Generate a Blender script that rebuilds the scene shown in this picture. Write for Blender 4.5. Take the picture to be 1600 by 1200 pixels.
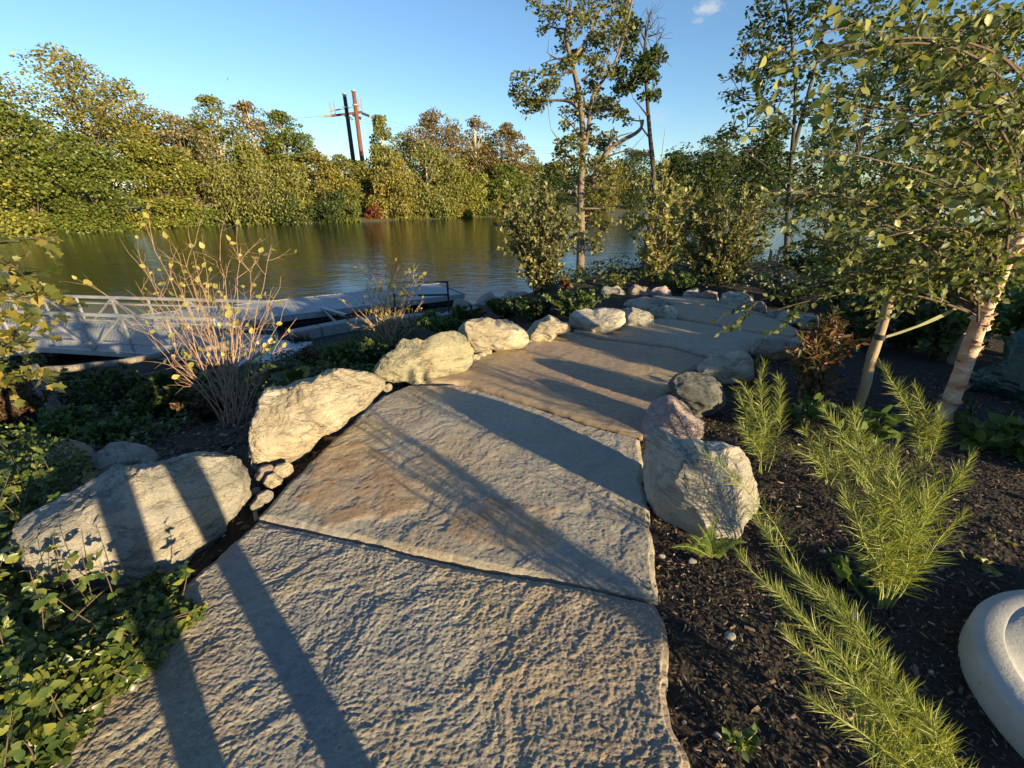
import bpy, math, random
import numpy as np
from mathutils import Vector, Matrix

# ---------------------------------------------------------------- scene, camera, sky, sun
for o in list(bpy.data.objects):
    bpy.data.objects.remove(o)
SC = bpy.context.scene
COL = SC.collection
EYE = np.array([0.0, 0.0, 1.55])
PITCH = math.radians(24.1)
FOC = 660.0                      # focal length for a 1600 px wide picture
cd = bpy.data.cameras.new('camera')
cd.sensor_fit = 'HORIZONTAL'; cd.sensor_width = 36.0; cd.lens = 36.0*FOC/1600.0
cd.clip_start = 0.02; cd.clip_end = 4000.0
cam = bpy.data.objects.new('camera', cd); COL.objects.link(cam)
cam.location = EYE; cam.rotation_euler = (math.pi/2-PITCH, 0, 0)
SC.camera = cam

SUN_EL = math.radians(10.5)
SUN_AZ = math.radians(133.5)      # compass style: from +Y towards +X; the sun stands behind and to the right
SUNV = Vector((math.sin(SUN_AZ)*math.cos(SUN_EL), math.cos(SUN_AZ)*math.cos(SUN_EL), math.sin(SUN_EL)))
W = bpy.data.worlds.new('World'); SC.world = W; W.use_nodes = True
nt = W.node_tree
for n in list(nt.nodes): nt.nodes.remove(n)
wo = nt.nodes.new('ShaderNodeOutputWorld'); bg = nt.nodes.new('ShaderNodeBackground')
sky = nt.nodes.new('ShaderNodeTexSky'); sky.sky_type = 'NISHITA'; sky.sun_disc = False
sky.sun_elevation = SUN_EL; sky.sun_rotation = SUN_AZ
sky.air_density = 1.0; sky.dust_density = 0.0; sky.ozone_density = 3.4; sky.altitude = 50
bg.inputs['Strength'].default_value = 0.09
# two faint wisps of cloud
def wnode(ty, **kw):
    n = nt.nodes.new('ShaderNode'+ty)
    for k, v in kw.items(): setattr(n, k, v)
    return n
tcw = wnode('TexCoord'); skycol = sky.outputs[0]
for cx, cy, wid, amt in ((1108, 12, .021, .6), (1092, 32, .010, .3), (1022, 182, .035, .14), (357, 125, .004, .0)):
    if amt == 0: continue
    v = Vector(((cx-800)/FOC, math.cos(PITCH)+(600-cy)/FOC*math.sin(PITCH), -math.sin(PITCH)+(600-cy)/FOC*math.cos(PITCH))).normalized()
    sb = wnode('VectorMath', operation='SUBTRACT'); nt.links.new(tcw.outputs['Generated'], sb.inputs[0]); sb.inputs[1].default_value = v
    mp = wnode('Mapping'); mp.inputs['Rotation'].default_value = (0, -.9, 0); mp.inputs['Scale'].default_value = (1/wid, .6/wid, 2.2/wid); nt.links.new(sb.outputs[0], mp.inputs[0])
    ln = wnode('VectorMath', operation='LENGTH'); nt.links.new(mp.outputs[0], ln.inputs[0])
    nz = wnode('TexNoise'); nz.inputs['Scale'].default_value = 2.2; nz.inputs['Detail'].default_value = 6; nt.links.new(mp.outputs[0], nz.inputs['Vector'])
    ad = wnode('Math', operation='MULTIPLY_ADD'); nt.links.new(nz.outputs['Fac'], ad.inputs[0]); ad.inputs[1].default_value = -1.6; nt.links.new(ln.outputs['Value'], ad.inputs[2])
    mr = wnode('MapRange'); mr.inputs['From Min'].default_value = .35; mr.inputs['From Max'].default_value = -.55; mr.inputs['To Max'].default_value = amt; nt.links.new(ad.outputs[0], mr.inputs['Value'])
    mxw = wnode('Mix', data_type='RGBA'); nt.links.new(mr.outputs[0], mxw.inputs[0]); nt.links.new(skycol, mxw.inputs[6]); mxw.inputs[7].default_value = (3.6, 3.5, 3.4, 1); skycol = mxw.outputs[2]
nt.links.new(skycol, bg.inputs[0]); nt.links.new(bg.outputs[0], wo.inputs[0])
sl = bpy.data.lights.new('sun', 'SUN'); sl.energy = 5.0; sl.angle = math.radians(0.55); sl.color = (1.0, 0.78, 0.45)
sun = bpy.data.objects.new('sun', sl); COL.objects.link(sun)
sun.rotation_euler = (-SUNV).to_track_quat('-Z', 'Y').to_euler(); sun.location = SUNV*60
SC.view_settings.view_transform = 'Standard'; SC.view_settings.look = 'None'
SC.view_settings.exposure = 1.38; SC.view_settings.gamma = 1.0
SC.view_settings.use_curve_mapping = False
SC.render.engine = 'CYCLES'
SC.cycles.max_bounces = 8; SC.cycles.diffuse_bounces = 3; SC.cycles.transparent_max_bounces = 8

# ---------------------------------------------------------------- geometry helpers
cP, sP = math.cos(PITCH), math.sin(PITCH)
def ray(x, y):                     # viewing ray of a photo pixel, per unit of camera depth
    xc = (x-800.0)/FOC; yc = (600.0-y)/FOC
    return np.array([xc, cP+yc*sP, -sP+yc*cP])
def at(x, y, d): return EYE+ray(x, y)*d
def on(x, y, z=0.0):
    r = ray(x, y); return EYE+r*((z-EYE[2])/r[2])
def proj(P):
    P = np.atleast_2d(P)-EYE
    zc = P[:, 1]*cP-P[:, 2]*sP; yc = P[:, 1]*sP+P[:, 2]*cP
    return P[:, 0]/zc*FOC+800, 600-yc/zc*FOC, zc

_prm = np.random.RandomState(7).permutation(256); _prm = np.concatenate([_prm, _prm, _prm])
_g = np.random.RandomState(9).normal(size=(256, 3)); _g /= np.linalg.norm(_g, axis=1)[:, None]
def perlin(p):
    p = np.asarray(p, float); i = np.floor(p).astype(int); f = p-i; i &= 255
    u = f*f*f*(f*(f*6-15)+10); res = 0
    for dx in (0, 1):
        wx = u[:, 0] if dx else 1-u[:, 0]
        for dy in (0, 1):
            wy = u[:, 1] if dy else 1-u[:, 1]
            for dz in (0, 1):
                wz = u[:, 2] if dz else 1-u[:, 2]
                h = _prm[_prm[_prm[(i[:, 0]+dx) & 255]+((i[:, 1]+dy) & 255)]+((i[:, 2]+dz) & 255)]
                g = _g[h]
                res = res+wx*wy*wz*(g[:, 0]*(f[:, 0]-dx)+g[:, 1]*(f[:, 1]-dy)+g[:, 2]*(f[:, 2]-dz))
    return res
def fbm(p, octv=4, gain=.5, lac=2.03):
    a = 1.0; r = 0; q = np.asarray(p, float)
    for k in range(octv):
        r = r+a*perlin(q+17.3*k); a *= gain; q = q*lac
    return r
def sstep(a, b, x):
    t = np.clip((x-a)/(b-a), 0, 1); return t*t*(3-2*t)

def make_mesh(name, V, F, mats=(), smooth=True, midx=None):
    """V (n,3); F = list of index arrays (m,k)"""
    me = bpy.data.meshes.new(name)
    V = np.asarray(V, np.float32); F = [np.asarray(f, np.int32) for f in F if len(f)]
    me.vertices.add(len(V)); me.vertices.foreach_set('co', V.ravel())
    lp = np.concatenate([f.ravel() for f in F]); me.loops.add(len(lp)); me.loops.foreach_set('vertex_index', lp)
    tot = np.concatenate([np.full(len(f), f.shape[1], np.int32) for f in F])
    st = np.concatenate([[0], np.cumsum(tot)[:-1]]).astype(np.int32)
    me.polygons.add(len(tot)); me.polygons.foreach_set('loop_start', st)
    me.polygons.foreach_set('use_smooth', np.full(len(tot), smooth))
    for m in (mats if isinstance(mats, (list, tuple)) else [mats]): me.materials.append(m)
    if midx is not None: me.polygons.foreach_set('material_index', np.asarray(midx, np.int32))
    me.update(calc_edges=True)
    return me
def origin_of(o):
    p = np.zeros(3)
    while o is not None:
        p = p+np.array(o.location); o = o.parent
    return p
def link(name, me, parent=None, kind=None, loc=None):
    o = bpy.data.objects.new(name, me); COL.objects.link(o)
    if parent is not None: o.parent = parent
    if loc is not None: o.location = loc
    if kind: o['kind'] = kind
    return o
def tag(o, label, cat, group=None):
    o['label'] = label; o['category'] = cat
    if group: o['group'] = group
    return o
def thing(name, label, cat, loc, group=None):
    o = bpy.data.objects.new(name, None); COL.objects.link(o)
    o.empty_display_size = .1; o.location = tuple(float(v) for v in loc)
    return tag(o, label, cat, group)
def structure(name, me): return link(name, me, kind='structure')

class MB:
    def __init__(s): s.V = []; s.F = {}; s.n = 0
    def add(s, V, faces):
        V = np.asarray(V, float)
        for f in faces:
            f = np.atleast_2d(np.asarray(f, int))
            s.F.setdefault(f.shape[1], []).append(f+s.n)
        s.V.append(V); s.n += len(V)
    def tube(s, P, R, k=6, cap=True):
        P = np.asarray(P, float); n = len(P); R = np.broadcast_to(np.asarray(R, float), (n,))
        T = np.gradient(P, axis=0); T /= np.linalg.norm(T, axis=1)[:, None]+1e-9
        ref = np.array([0, 0, 1.0]) if abs(T[0][2]) < .9 else np.array([1.0, 0, 0])
        A = np.cross(T, ref); A /= np.linalg.norm(A, axis=1)[:, None]+1e-9; B = np.cross(T, A)
        th = np.arange(k)*2*math.pi/k
        V = P[:, None]+R[:, None, None]*(np.cos(th)[None, :, None]*A[:, None]+np.sin(th)[None, :, None]*B[:, None])
        V = V.reshape(-1, 3)
        i = np.arange(n-1)[:, None]*k; j = np.arange(k)[None]; j2 = (j+1) % k
        q = np.stack([i+j, i+j2, i+k+j2, i+k+j], -1).reshape(-1, 4)
        fs = [q]
        if cap: fs += [np.arange(k)[None, ::-1], (np.arange(k)+(n-1)*k)[None]]
        s.add(V, fs)
    def box(s, c, size, ax=None):
        c = np.asarray(c, float); h = np.asarray(size, float)/2
        ax = np.eye(3) if ax is None else np.asarray(ax, float)
        sg = np.array([[x, y, z] for x in (-1, 1) for y in (-1, 1) for z in (-1, 1)], float)
        s.add(c+(sg*h)@ax, [[[0, 1, 3, 2], [4, 6, 7, 5], [0, 4, 5, 1], [2, 3, 7, 6], [0, 2, 6, 4], [1, 5, 7, 3]]])
    def bar(s, a, b, w, t, up=(0, 0, 1)):
        a = np.asarray(a, float); b = np.asarray(b, float); d = b-a; L = np.linalg.norm(d); d /= L
        u = np.asarray(up, float)-np.dot(up, d)*d
        if np.linalg.norm(u) < 1e-3: u = np.array([1.0, 0, 0])-d[0]*d
        u /= np.linalg.norm(u); v = np.cross(d, u)
        s.box((a+b)/2, (L, w, t), np.stack([d, v, u]))
    def mesh(s, name, mats, smooth=False, origin=(0, 0, 0)):
        return make_mesh(name, np.concatenate(s.V)-np.asarray(origin, float), [np.concatenate(f) for f in s.F.values()], mats, smooth)
    def build(s, name, mats, parent=None, smooth=False, kind=None):
        return link(name, s.mesh(name, mats, smooth, origin_of(parent)), parent, kind)

def part(name, V, F, mats, parent, smooth=True, kind=None):
    return link(name, make_mesh(name, np.asarray(V)-origin_of(parent), F, mats, smooth), parent, kind)

# leaf templates: verts along +x (length 1), width along y, z = normal
def _leaf(ws, fold=.06, droop=.1):
    n = len(ws); V = []; F = []
    for i, w in enumerate(ws):
        t = i/(n-1); z = -droop*t*t
        V += [[t, -w, z+fold*(w > 0)], [t, 0, z], [t, w, z+fold*(w > 0)]]
    for i in range(n-1):
        a = 3*i; b = a+3
        for q in ((a, a+1, b+1, b), (a+1, a+2, b+2, b+1)):
            q = list(q)
            F += [[q[0], q[1], q[2]], [q[0], q[2], q[3]]]
    V = np.array(V, float); F = np.array(F)
    A = V[F]; ar = np.linalg.norm(np.cross(A[:, 1]-A[:, 0], A[:, 2]-A[:, 0]), axis=1)
    return V, F[ar > 1e-9]
LEAF = {'ovate': _leaf([0, .3, .33, .2, 0]), 'lance': _leaf([0, .13, .15, .09, 0]), 'round': _leaf([0, .36, .45, .34, 0], .05),
        'small': (np.array([[0, 0, 0], [.45, -.32, .09], [1, 0, -.08], [.45, .32, .09]], float), np.array([[0, 1, 2], [0, 2, 3]])), 'ovate_lo': _leaf([0, .32, .24, 0]), 'needle': _leaf([.009, .014, 0], .0, .2), 'pinna': _leaf([.07, .11, .07, 0], .02, .1), 'frond': _leaf([.12, .12, 0], 0, .1)}
LEAF['diamond'] = (np.array([[0, 0, 0], [.5, -.34, .05], [1, 0, -.05], [.5, .34, .05]], float), np.array([[0, 1, 2], [0, 2, 3]]))
_lv = np.array([[0, 0, 0], [.12, -.42, .04], [.42, -.3, .02], [.6, -.5, .05], [.72, -.2, 0], [1, 0, -.1], [.72, .2, 0], [.6, .5, .05], [.42, .3, .02], [.12, .42, .04], [.4, 0, -.03]], float)
LEAF['lobed'] = (_lv, np.array([[10, i, i+1] for i in range(9)]+[[10, 9, 0]]))
def unit(a): return a/(np.linalg.norm(a, axis=-1, keepdims=True)+1e-9)
_tm = {}
def foliage(parent, P, D, N, S, kind, mat, n_ind=0, pname='foliage', lname='leaf'):
    P = np.asarray(P, float); D = unit(np.asarray(D, float)); N = np.asarray(N, float)
    N = unit(N-(N*D).sum(1)[:, None]*D); B = np.cross(N, D); S = np.broadcast_to(np.asarray(S, float), (len(P),))
    tv, tf = LEAF[kind]; o = origin_of(parent)
    if n_ind:
        x, y, z = proj(P)
        sc = np.where((x > -20) & (x < 1620) & (y > -20) & (y < 1220) & (z > .05), S/np.maximum(z, .05), 0)
        od = np.argsort(-sc); ind = [i for i in od[:n_ind] if sc[i] > 0]; rest = np.setdiff1d(np.arange(len(P)), ind)
        key = (kind, mat.name)
        if key not in _tm: _tm[key] = make_mesh(lname, tv, [tf], mat, True)
        for i in ind:
            ob = link(lname, _tm[key], parent)
            M = np.eye(4); M[:3, 0] = D[i]*S[i]; M[:3, 1] = B[i]*S[i]; M[:3, 2] = N[i]*S[i]; M[:3, 3] = P[i]-o
            ob.matrix_local = Matrix(M.tolist())
        P, D, N, B, S = P[rest], D[rest], N[rest], B[rest], S[rest]
    if n_ind and kind == 'ovate': tv, tf = LEAF['ovate_lo']
    if len(P):
        V = P[:, None]+S[:, None, None]*(tv[None, :, 0:1]*D[:, None]+tv[None, :, 1:2]*B[:, None]+tv[None, :, 2:3]*N[:, None])
        F = tf[None]+(np.arange(len(P))*len(tv))[:, None, None]
        return part(pname, V.reshape(-1, 3), [F.reshape(-1, 3)], mat, parent, True, 'stuff')

# ---------------------------------------------------------------- materials
class NT:
    def __init__(s, name):
        s.m = bpy.data.materials.new(name); s.m.use_nodes = True; s.t = s.m.node_tree
        for n in list(s.t.nodes): s.t.nodes.remove(n)
        s.out = s.t.nodes.new('ShaderNodeOutputMaterial')
    def n(s, ty, _in=None, **kw):
        nd = s.t.nodes.new('ShaderNode'+ty)
        for k, v in kw.items(): setattr(nd, k, v)
        for k, v in (_in or {}).items():
            if isinstance(v, bpy.types.NodeSocket): s.t.links.new(v, nd.inputs[k])
            else: nd.inputs[k].default_value = v
        return nd
    def co(s, scale=(1, 1, 1), rot=(0, 0, 0), out='Object'):
        tc = s.n('TexCoord')
        return s.n('Mapping', {'Vector': tc.outputs[out], 'Scale': scale, 'Rotation': rot}).outputs[0]
    def noise(s, vec, scale, detail=4, rough=.55, dist=0):
        return s.n('TexNoise', {'Vector': vec, 'Scale': scale, 'Detail': detail, 'Roughness': rough, 'Distortion': dist}).outputs['Fac']
    def ramp(s, fac, stops):
        r = s.n('ValToRGB', {'Fac': fac}); e = r.color_ramp.elements
        while len(e) < len(stops): e.new(.5)
        for i, (p, c) in enumerate(stops):
            e[i].position = p; e[i].color = (*c, 1) if len(c) == 3 else c
        return r.outputs[0]
    def mix(s, f, a, b, mode='MIX'):
        nd = s.n('Mix', data_type='RGBA', blend_type=mode)
        for k, v in ((0, f), (6, a), (7, b)):
            if isinstance(v, bpy.types.NodeSocket): s.t.links.new(v, nd.inputs[k])
            else: nd.inputs[k].default_value = v if k == 0 else (*v, 1)
        return nd.outputs[2]
    def math(s, op, a, b=0.0):
        return s.n('Math', {0: a, 1: b}, operation=op).outputs[0]
    def bump(s, h, st=.4, dist=.02, prev=None):
        d = {'Height': h, 'Strength': st, 'Distance': dist}
        if prev is not None: d['Normal'] = prev
        return s.n('Bump', d).outputs[0]
    def pbr(s, col, rough=.8, normal=None, **kw):
        b = s.n('BsdfPrincipled'); ins = {'Base Color': col, 'Roughness': rough}
        if normal is not None: ins['Normal'] = normal
        for k, v in kw.items(): ins[k.replace('_', ' ')] = v
        for k, v in ins.items():
            if isinstance(v, bpy.types.NodeSocket): s.t.links.new(v, b.inputs[k])
            elif k == 'Base Color': b.inputs[k].default_value = (*v, 1)
            else: b.inputs[k].default_value = v
        s.t.links.new(b.outputs[0], s.out.inputs[0]); return s.m

def leaf_mat(name, c1, c2, c3=None, trans=.35, rough=.45):
    t = NT(name); g = t.n('NewGeometry'); oi = t.n('ObjectInfo')
    r = t.math('FRACT', t.math('ADD', g.outputs['Random Per Island'], t.math('MULTIPLY', oi.outputs['Random'], 7.31)))
    c3 = c3 or c2
    col = t.ramp(r, [(0, c1), (.55, c2), (.93, c3)])
    b = t.n('BsdfPrincipled', {'Base Color': col, 'Roughness': rough, 'Specular IOR Level': .35})
    tr = t.n('BsdfTranslucent', {'Color': t.mix(1.0, col, (1.0, 1.0, .45), 'MULTIPLY')})
    mx = t.n('MixShader', {0: trans, 1: b.outputs[0], 2: tr.outputs[0]})
    t.t.links.new(mx.outputs[0], t.out.inputs[0]); return t.m
def bark_mat(name, c1, c2, sc=(9, 9, 2.2), bump=.5):
    t = NT(name); v = t.co(sc); f = t.noise(v, 3, 6, .65)
    return t.pbr(t.ramp(f, [(.3, c1), (.7, c2)]), .9, t.bump(f, bump, .03))
def plain(name, c1, c2, scale=8, rough=.6, bump=.1, **kw):
    t = NT(name); v = t.co(); f = t.noise(v, scale, 5, .6)
    return t.pbr(t.ramp(f, [(.3, c1), (.7, c2)]), rough, t.bump(t.noise(v, scale*6, 3), bump, .01), **kw)
def rock_mat(name, a, b, stain, dark, stain_amt=.5, scale=1.0, rot=(.5, .3, .2)):
    t = NT(name); v = t.co(); vs = t.co((1, 1, 3.2), rot)
    n1 = t.noise(v, 3.2*scale, 6, .62, .4); n2 = t.noise(vs, 7*scale, 8, .7, .5); n3 = t.noise(v, 95, 4, .7); n4 = t.noise(v, 1.7*scale, 4, .55, .8)
    c = t.mix(t.ramp(n1, [(.36, (0, 0, 0)), (.64, (1, 1, 1))]), a, b)
    c = t.mix(t.math('MULTIPLY', t.ramp(n4, [(.52, (0, 0, 0)), (.66, (1, 1, 1))]), stain_amt), c, stain)
    c = t.mix(t.math('MULTIPLY', t.ramp(n2, [(.3, (1, 1, 1)), (.46, (0, 0, 0))]), .75), c, dark)
    c = t.mix(t.math('MULTIPLY', t.ramp(n3, [(.34, (1, 1, 1)), (.46, (0, 0, 0))]), .5), c, dark)
    n8 = t.noise(vs, 2.1*scale, 5, .6, 1.2); crk = t.ramp(t.math('ABSOLUTE', t.math('SUBTRACT', n8, .5)), [(.004, (1, 1, 1)), (.012, (0, 0, 0))])
    c = t.mix(t.math('MULTIPLY', crk, .38), c, (.08, .07, .06))
    n9 = t.noise(v, 11, 5, .6, .3); c = t.mix(t.math('MULTIPLY', t.ramp(n9, [(.64, (0, 0, 0)), (.70, (1, 1, 1))]), .35), c, (.22, .24, .17))
    nb = t.bump(t.math('SUBTRACT', n2, t.math('MULTIPLY', crk, .5)), .8, .05); nb = t.bump(t.noise(vs, 30, 6, .75), .9, .016, nb); nb = t.bump(n3, .6, .005, nb)
    return t.pbr(c, .85, nb)

M = {}
M['boulder_buff'] = rock_mat('pale_buff_granite', (.38, .32, .215), (.55, .48, .36), (.40, .25, .10), (.10, .085, .062), .6)
M['boulder_grey'] = rock_mat('weathered_grey_granite', (.25, .24, .205), (.47, .42, .345), (.40, .29, .15), (.075, .075, .07), .55)
M['boulder_rusty'] = rock_mat('rust_streaked_granite', (.27, .26, .18), (.44, .39, .26), (.50, .24, .06), (.075, .08, .06), .85)
M['boulder_white'] = rock_mat('whitish_granite', (.34, .32, .265), (.54, .50, .42), (.42, .31, .15), (.11, .11, .105), .5, .8)
M['boulder_pink'] = rock_mat('pinkish_granite', (.38, .29, .275), (.54, .44, .41), (.20, .13, .13), (.16, .11, .12), .6, 2.0)
M['boulder_dark'] = rock_mat('dark_slaty_stone', (.10, .11, .105), (.18, .18, .165), (.17, .13, .08), (.045, .045, .045), .4)
M['boulder_brown'] = rock_mat('brown_fieldstone', (.28, .22, .17), (.38, .31, .24), (.3, .2, .1), (.12, .10, .08), .4)

def slab_mat():
    t = NT('bluestone_slab'); v = t.co(); vs = t.co((1, 2.6, 1), (0, 0, -.75))
    at_ = t.n('Attribute', attribute_name='rust'); tone = t.n('Attribute', attribute_name='tone')
    n1 = t.noise(v, 1.6, 7, .62, .6); n2 = t.noise(vs, 9, 8, .7, .3); n3 = t.noise(v, 120, 4, .75); n4 = t.noise(v, 4.5, 6, .65, .7)
    base = t.mix(t.ramp(n1, [(.38, (0, 0, 0)), (.62, (1, 1, 1))]), (.295, .28, .255), (.41, .365, .29))
    base = t.mix(t.math('MULTIPLY', t.ramp(n4, [(.56, (0, 0, 0)), (.70, (1, 1, 1))]), .55), base, (.37, .26, .14))
    brown = t.mix(t.ramp(n2, [(.35, (0, 0, 0)), (.65, (1, 1, 1))]), (.27, .19, .13), (.36, .265, .18))
    c = t.mix(tone.outputs['Fac'], base, brown)
    rust = t.mix(t.ramp(n4, [(.4, (0, 0, 0)), (.6, (1, 1, 1))]), (.34, .21, .11), (.40, .29, .19))
    c = t.mix(at_.outputs['Fac'], c, rust)
    n5 = t.noise(v, 26, 6, .7, .5); n6 = t.noise(v, 260, 3, .7); n7 = t.noise(v, .9, 5, .6, 1.0)
    c = t.mix(t.math('MULTIPLY', t.ramp(n7, [(.46, (0, 0, 0)), (.62, (1, 1, 1))]), .6), c, (.41, .31, .175))
    c = t.mix(t.math('MULTIPLY', t.ramp(n2, [(.30, (1, 1, 1)), (.45, (0, 0, 0))]), .5), c, (.13, .132, .14))
    c = t.mix(t.math('MULTIPLY', t.ramp(n5, [(.52, (0, 0, 0)), (.66, (1, 1, 1))]), .45), c, (.50, .45, .35))
    c = t.mix(t.math('MULTIPLY', t.ramp(n5, [(.32, (1, 1, 1)), (.44, (0, 0, 0))]), .45), c, (.14, .14, .145))
    c = t.mix(t.math('MULTIPLY', t.ramp(n3, [(.56, (0, 0, 0)), (.68, (1, 1, 1))]), .5), c, (.50, .47, .40))
    c = t.mix(t.math('MULTIPLY', t.ramp(n3, [(.32, (1, 1, 1)), (.43, (0, 0, 0))]), .6), c, (.06, .06, .06))
    nb = t.bump(t.noise(vs, 80, 8, .85), .9, .007, None); nb = t.bump(n3, 1.0, .005, nb); nb = t.bump(n6, .8, .002, nb)
    return t.pbr(c, .72, nb)
M['slab'] = slab_mat()
def soil_mat():
    t = NT('dark_mulch_and_soil'); v = t.co(); f = t.noise(v, 30, 6, .75); g = t.noise(v, .25, 4, .6); w = t.n('TexVoronoi', {'Vector': v, 'Scale': 55.0, 'Randomness': 1.0})
    c = t.ramp(f, [(.3, (.012, .009, .007)), (.55, (.035, .024, .017)), (.8, (.075, .05, .033))])
    sep = t.n('SeparateXYZ', {0: t.n('TexCoord').outputs['Object']})
    far = t.n('MapRange', {'Value': sep.outputs[1], 'From Min': 22.0, 'From Max': 45.0}).outputs[0]
    c = t.mix(far, c, t.mix(g, (.05, .065, .02), (.12, .10, .045)))
    return t.pbr(c, .95, t.bump(w.outputs['Distance'], .9, .02, t.bump(f, .8, .03)))
M['soil'] = soil_mat()
def water_mat():
    t = NT('river_water'); v = t.co((1, 1.7, 1), (0, 0, .45)); a = t.noise(v, 1.35, 4, .55, .5); b = t.noise(v, .25, 3, .5, .4)
    cd_ = t.n('CameraData') if False else None
    nb = t.bump(a, .22, .12); nb = t.bump(b, .25, .25, nb)
    return t.pbr((.012, .015, .011), .06, nb, IOR=1.33, Specular_IOR_Level=.5)
M['water'] = water_mat()
def mulch_mat():
    t = NT('bark_mulch_chips'); g = t.n('NewGeometry')
    return t.pbr(t.ramp(g.outputs['Random Per Island'], [(0, (.018, .013, .010)), (.45, (.055, .036, .025)), (.8, (.13, .085, .055)), (.96, (.30, .22, .15))]), .9)
M['chip'] = mulch_mat()
M['galv'] = plain('galvanised_aluminium', (.28, .29, .30), (.40, .41, .42), 4, .5, .05, Metallic=.3)
M['deck'] = plain('pale_grey_decking', (.30, .31, .315), (.38, .39, .395), 3, .75, .3)
M['float'] = plain('black_float', (.012, .013, .014), (.03, .03, .032), 5, .6, .1)
M['black'] = plain('black_painted_steel', (.012, .014, .016), (.02, .022, .024), 6, .4, .05)
M['concrete'] = plain('pale_precast_concrete', (.33, .335, .32), (.41, .41, .39), 7, .9, .35)
def concrete_mat():
    t = NT('pitted_precast_concrete'); v = t.co(); f = t.noise(v, 4, 6, .65, .3); p = t.n('TexVoronoi', {'Vector': v, 'Scale': 34.0}).outputs['Distance']; g = t.noise(v, 60, 4, .7); k = t.noise(v, 9, 3, .5)
    c = t.ramp(f, [(.3, (.27, .275, .26)), (.55, (.37, .37, .35)), (.75, (.42, .415, .385))])
    pit = t.math('MULTIPLY', t.ramp(p, [(.07, (1, 1, 1)), (.11, (0, 0, 0))]), t.ramp(k, [(.5, (0, 0, 0)), (.56, (1, 1, 1))]))
    c = t.mix(pit, c, (.06, .06, .06)); return t.pbr(c, .92, t.bump(t.math('SUBTRACT', g, pit), .35, .006))
M['concrete'] = concrete_mat()
M['white'] = plain('white_panel_paint', (.36, .38, .40), (.44, .46, .48), 5, .5, .05)
M['stripe_black'] = plain('black_stripe', (.012, .014, .02), (.02, .022, .03), 9, .5, .05)
M['stripe_lime'] = plain('lime_stripe', (.35, .48, .08), (.42, .55, .11), 9, .5, .05)
M['asphalt'] = plain('dark_asphalt', (.022, .024, .027), (.042, .044, .048), 60, .85, .5)
M['granite'] = plain('split_granite_kerb', (.19, .195, .195), (.30, .30, .29), 14, .85, .6)
M['stake'] = bark_mat('weathered_lodge_pole', (.22, .155, .095), (.40, .30, .20), (25, 25, 2.5), .3)
M['log'] = bark_mat('grey_weathered_log', (.09, .075, .062), (.27, .235, .20), (14, 14, 3), .7)
M['strap'] = plain('pale_green_webbing', (.30, .31, .14), (.38, .38, .19), 40, .7, .2)
M['bark'] = bark_mat('furrowed_brown_bark', (.075, .056, .040), (.22, .17, .12))
M['bark_dark'] = bark_mat('dark_bark', (.022, .018, .014), (.07, .056, .043))
M['bark_white'] = bark_mat('white_birch_bark', (.30, .26, .20), (.60, .56, .47), (3, 3, 14), .2)
M['twig'] = bark_mat('pinkish_tan_twig', (.20, .12, .075), (.42, .28, .19), (30, 30, 6), .2)
M['twig_dark'] = bark_mat('brown_twig', (.06, .042, .028), (.13, .09, .06), (30, 30, 6), .2)
M['stem_green'] = plain('yellow_green_stem', (.20, .24, .05), (.30, .32, .09), 30, .6, .1)
M['corten'] = plain('rust_brown_steel_pole', (.10, .035, .022), (.16, .055, .032), 1.5, .8, .2)
M['corten_dark'] = plain('dark_brown_steel_pole', (.025, .016, .014), (.045, .026, .02), 1.5, .8, .2)
M['insul'] = plain('grey_insulator', (.18, .18, .18), (.30, .30, .30), 3, .5, .05)
def bark_birch():
    t = NT('peeling_river_birch_bark'); v = t.co((4, 4, 10)); f = t.noise(v, 3.5, 6, .65, .6); g = t.noise(t.co((2, 2, 5)), 2.2, 4, .6, .5)
    c = t.mix(t.ramp(g, [(.42, (0, 0, 0)), (.58, (1, 1, 1))]), (.54, .395, .285), (.41, .215, .125))
    c = t.mix(t.ramp(f, [(.58, (0, 0, 0)), (.7, (1, 1, 1))]), c, (.66, .58, .47))
    c = t.mix(t.ramp(f, [(.28, (1, 1, 1)), (.38, (0, 0, 0))]), c, (.12, .065, .04))
    le = t.noise(t.co((5, 5, 70)), 2.4, 3, .6, .2); c = t.mix(t.ramp(le, [(.66, (0, 0, 0)), (.70, (1, 1, 1))]), c, (.07, .04, .03))
    return t.pbr(c, .8, t.bump(f, .6, .02))
M['bark_birch'] = bark_birch()
def bag_mat():
    t = NT('green_woven_plastic'); v = t.co(); f = t.noise(v, 6, 5, .6, 1.0)
    return t.pbr(t.ramp(f, [(.3, (.010, .030, .024)), (.7, (.028, .065, .05))]), .3, t.bump(f, .6, .04))
M['bag'] = bag_mat()
L = {}
L['green'] = leaf_mat('leaf_mid_green', (0.065, 0.100, 0.020), (0.125, 0.165, 0.032), (0.210, 0.225, 0.048))
L['yellowgreen'] = leaf_mat('leaf_yellow_green', (0.110, 0.135, 0.024), (0.195, 0.210, 0.038), (0.300, 0.270, 0.058))
L['gold'] = leaf_mat('leaf_golden_olive', (0.120, 0.125, 0.028), (0.220, 0.205, 0.045), (0.320, 0.250, 0.060))
L['brown'] = leaf_mat('leaf_russet_brown', (0.130, 0.110, 0.040), (0.200, 0.155, 0.060), (0.280, 0.180, 0.075))
L['silver'] = leaf_mat('leaf_pale_silver', (.13, .125, .06), (.22, .20, .105), (.30, .25, .14))
L['dark'] = leaf_mat('leaf_dark_green', (0.030, 0.055, 0.015), (0.055, 0.085, 0.022), (0.100, 0.120, 0.035))
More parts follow.
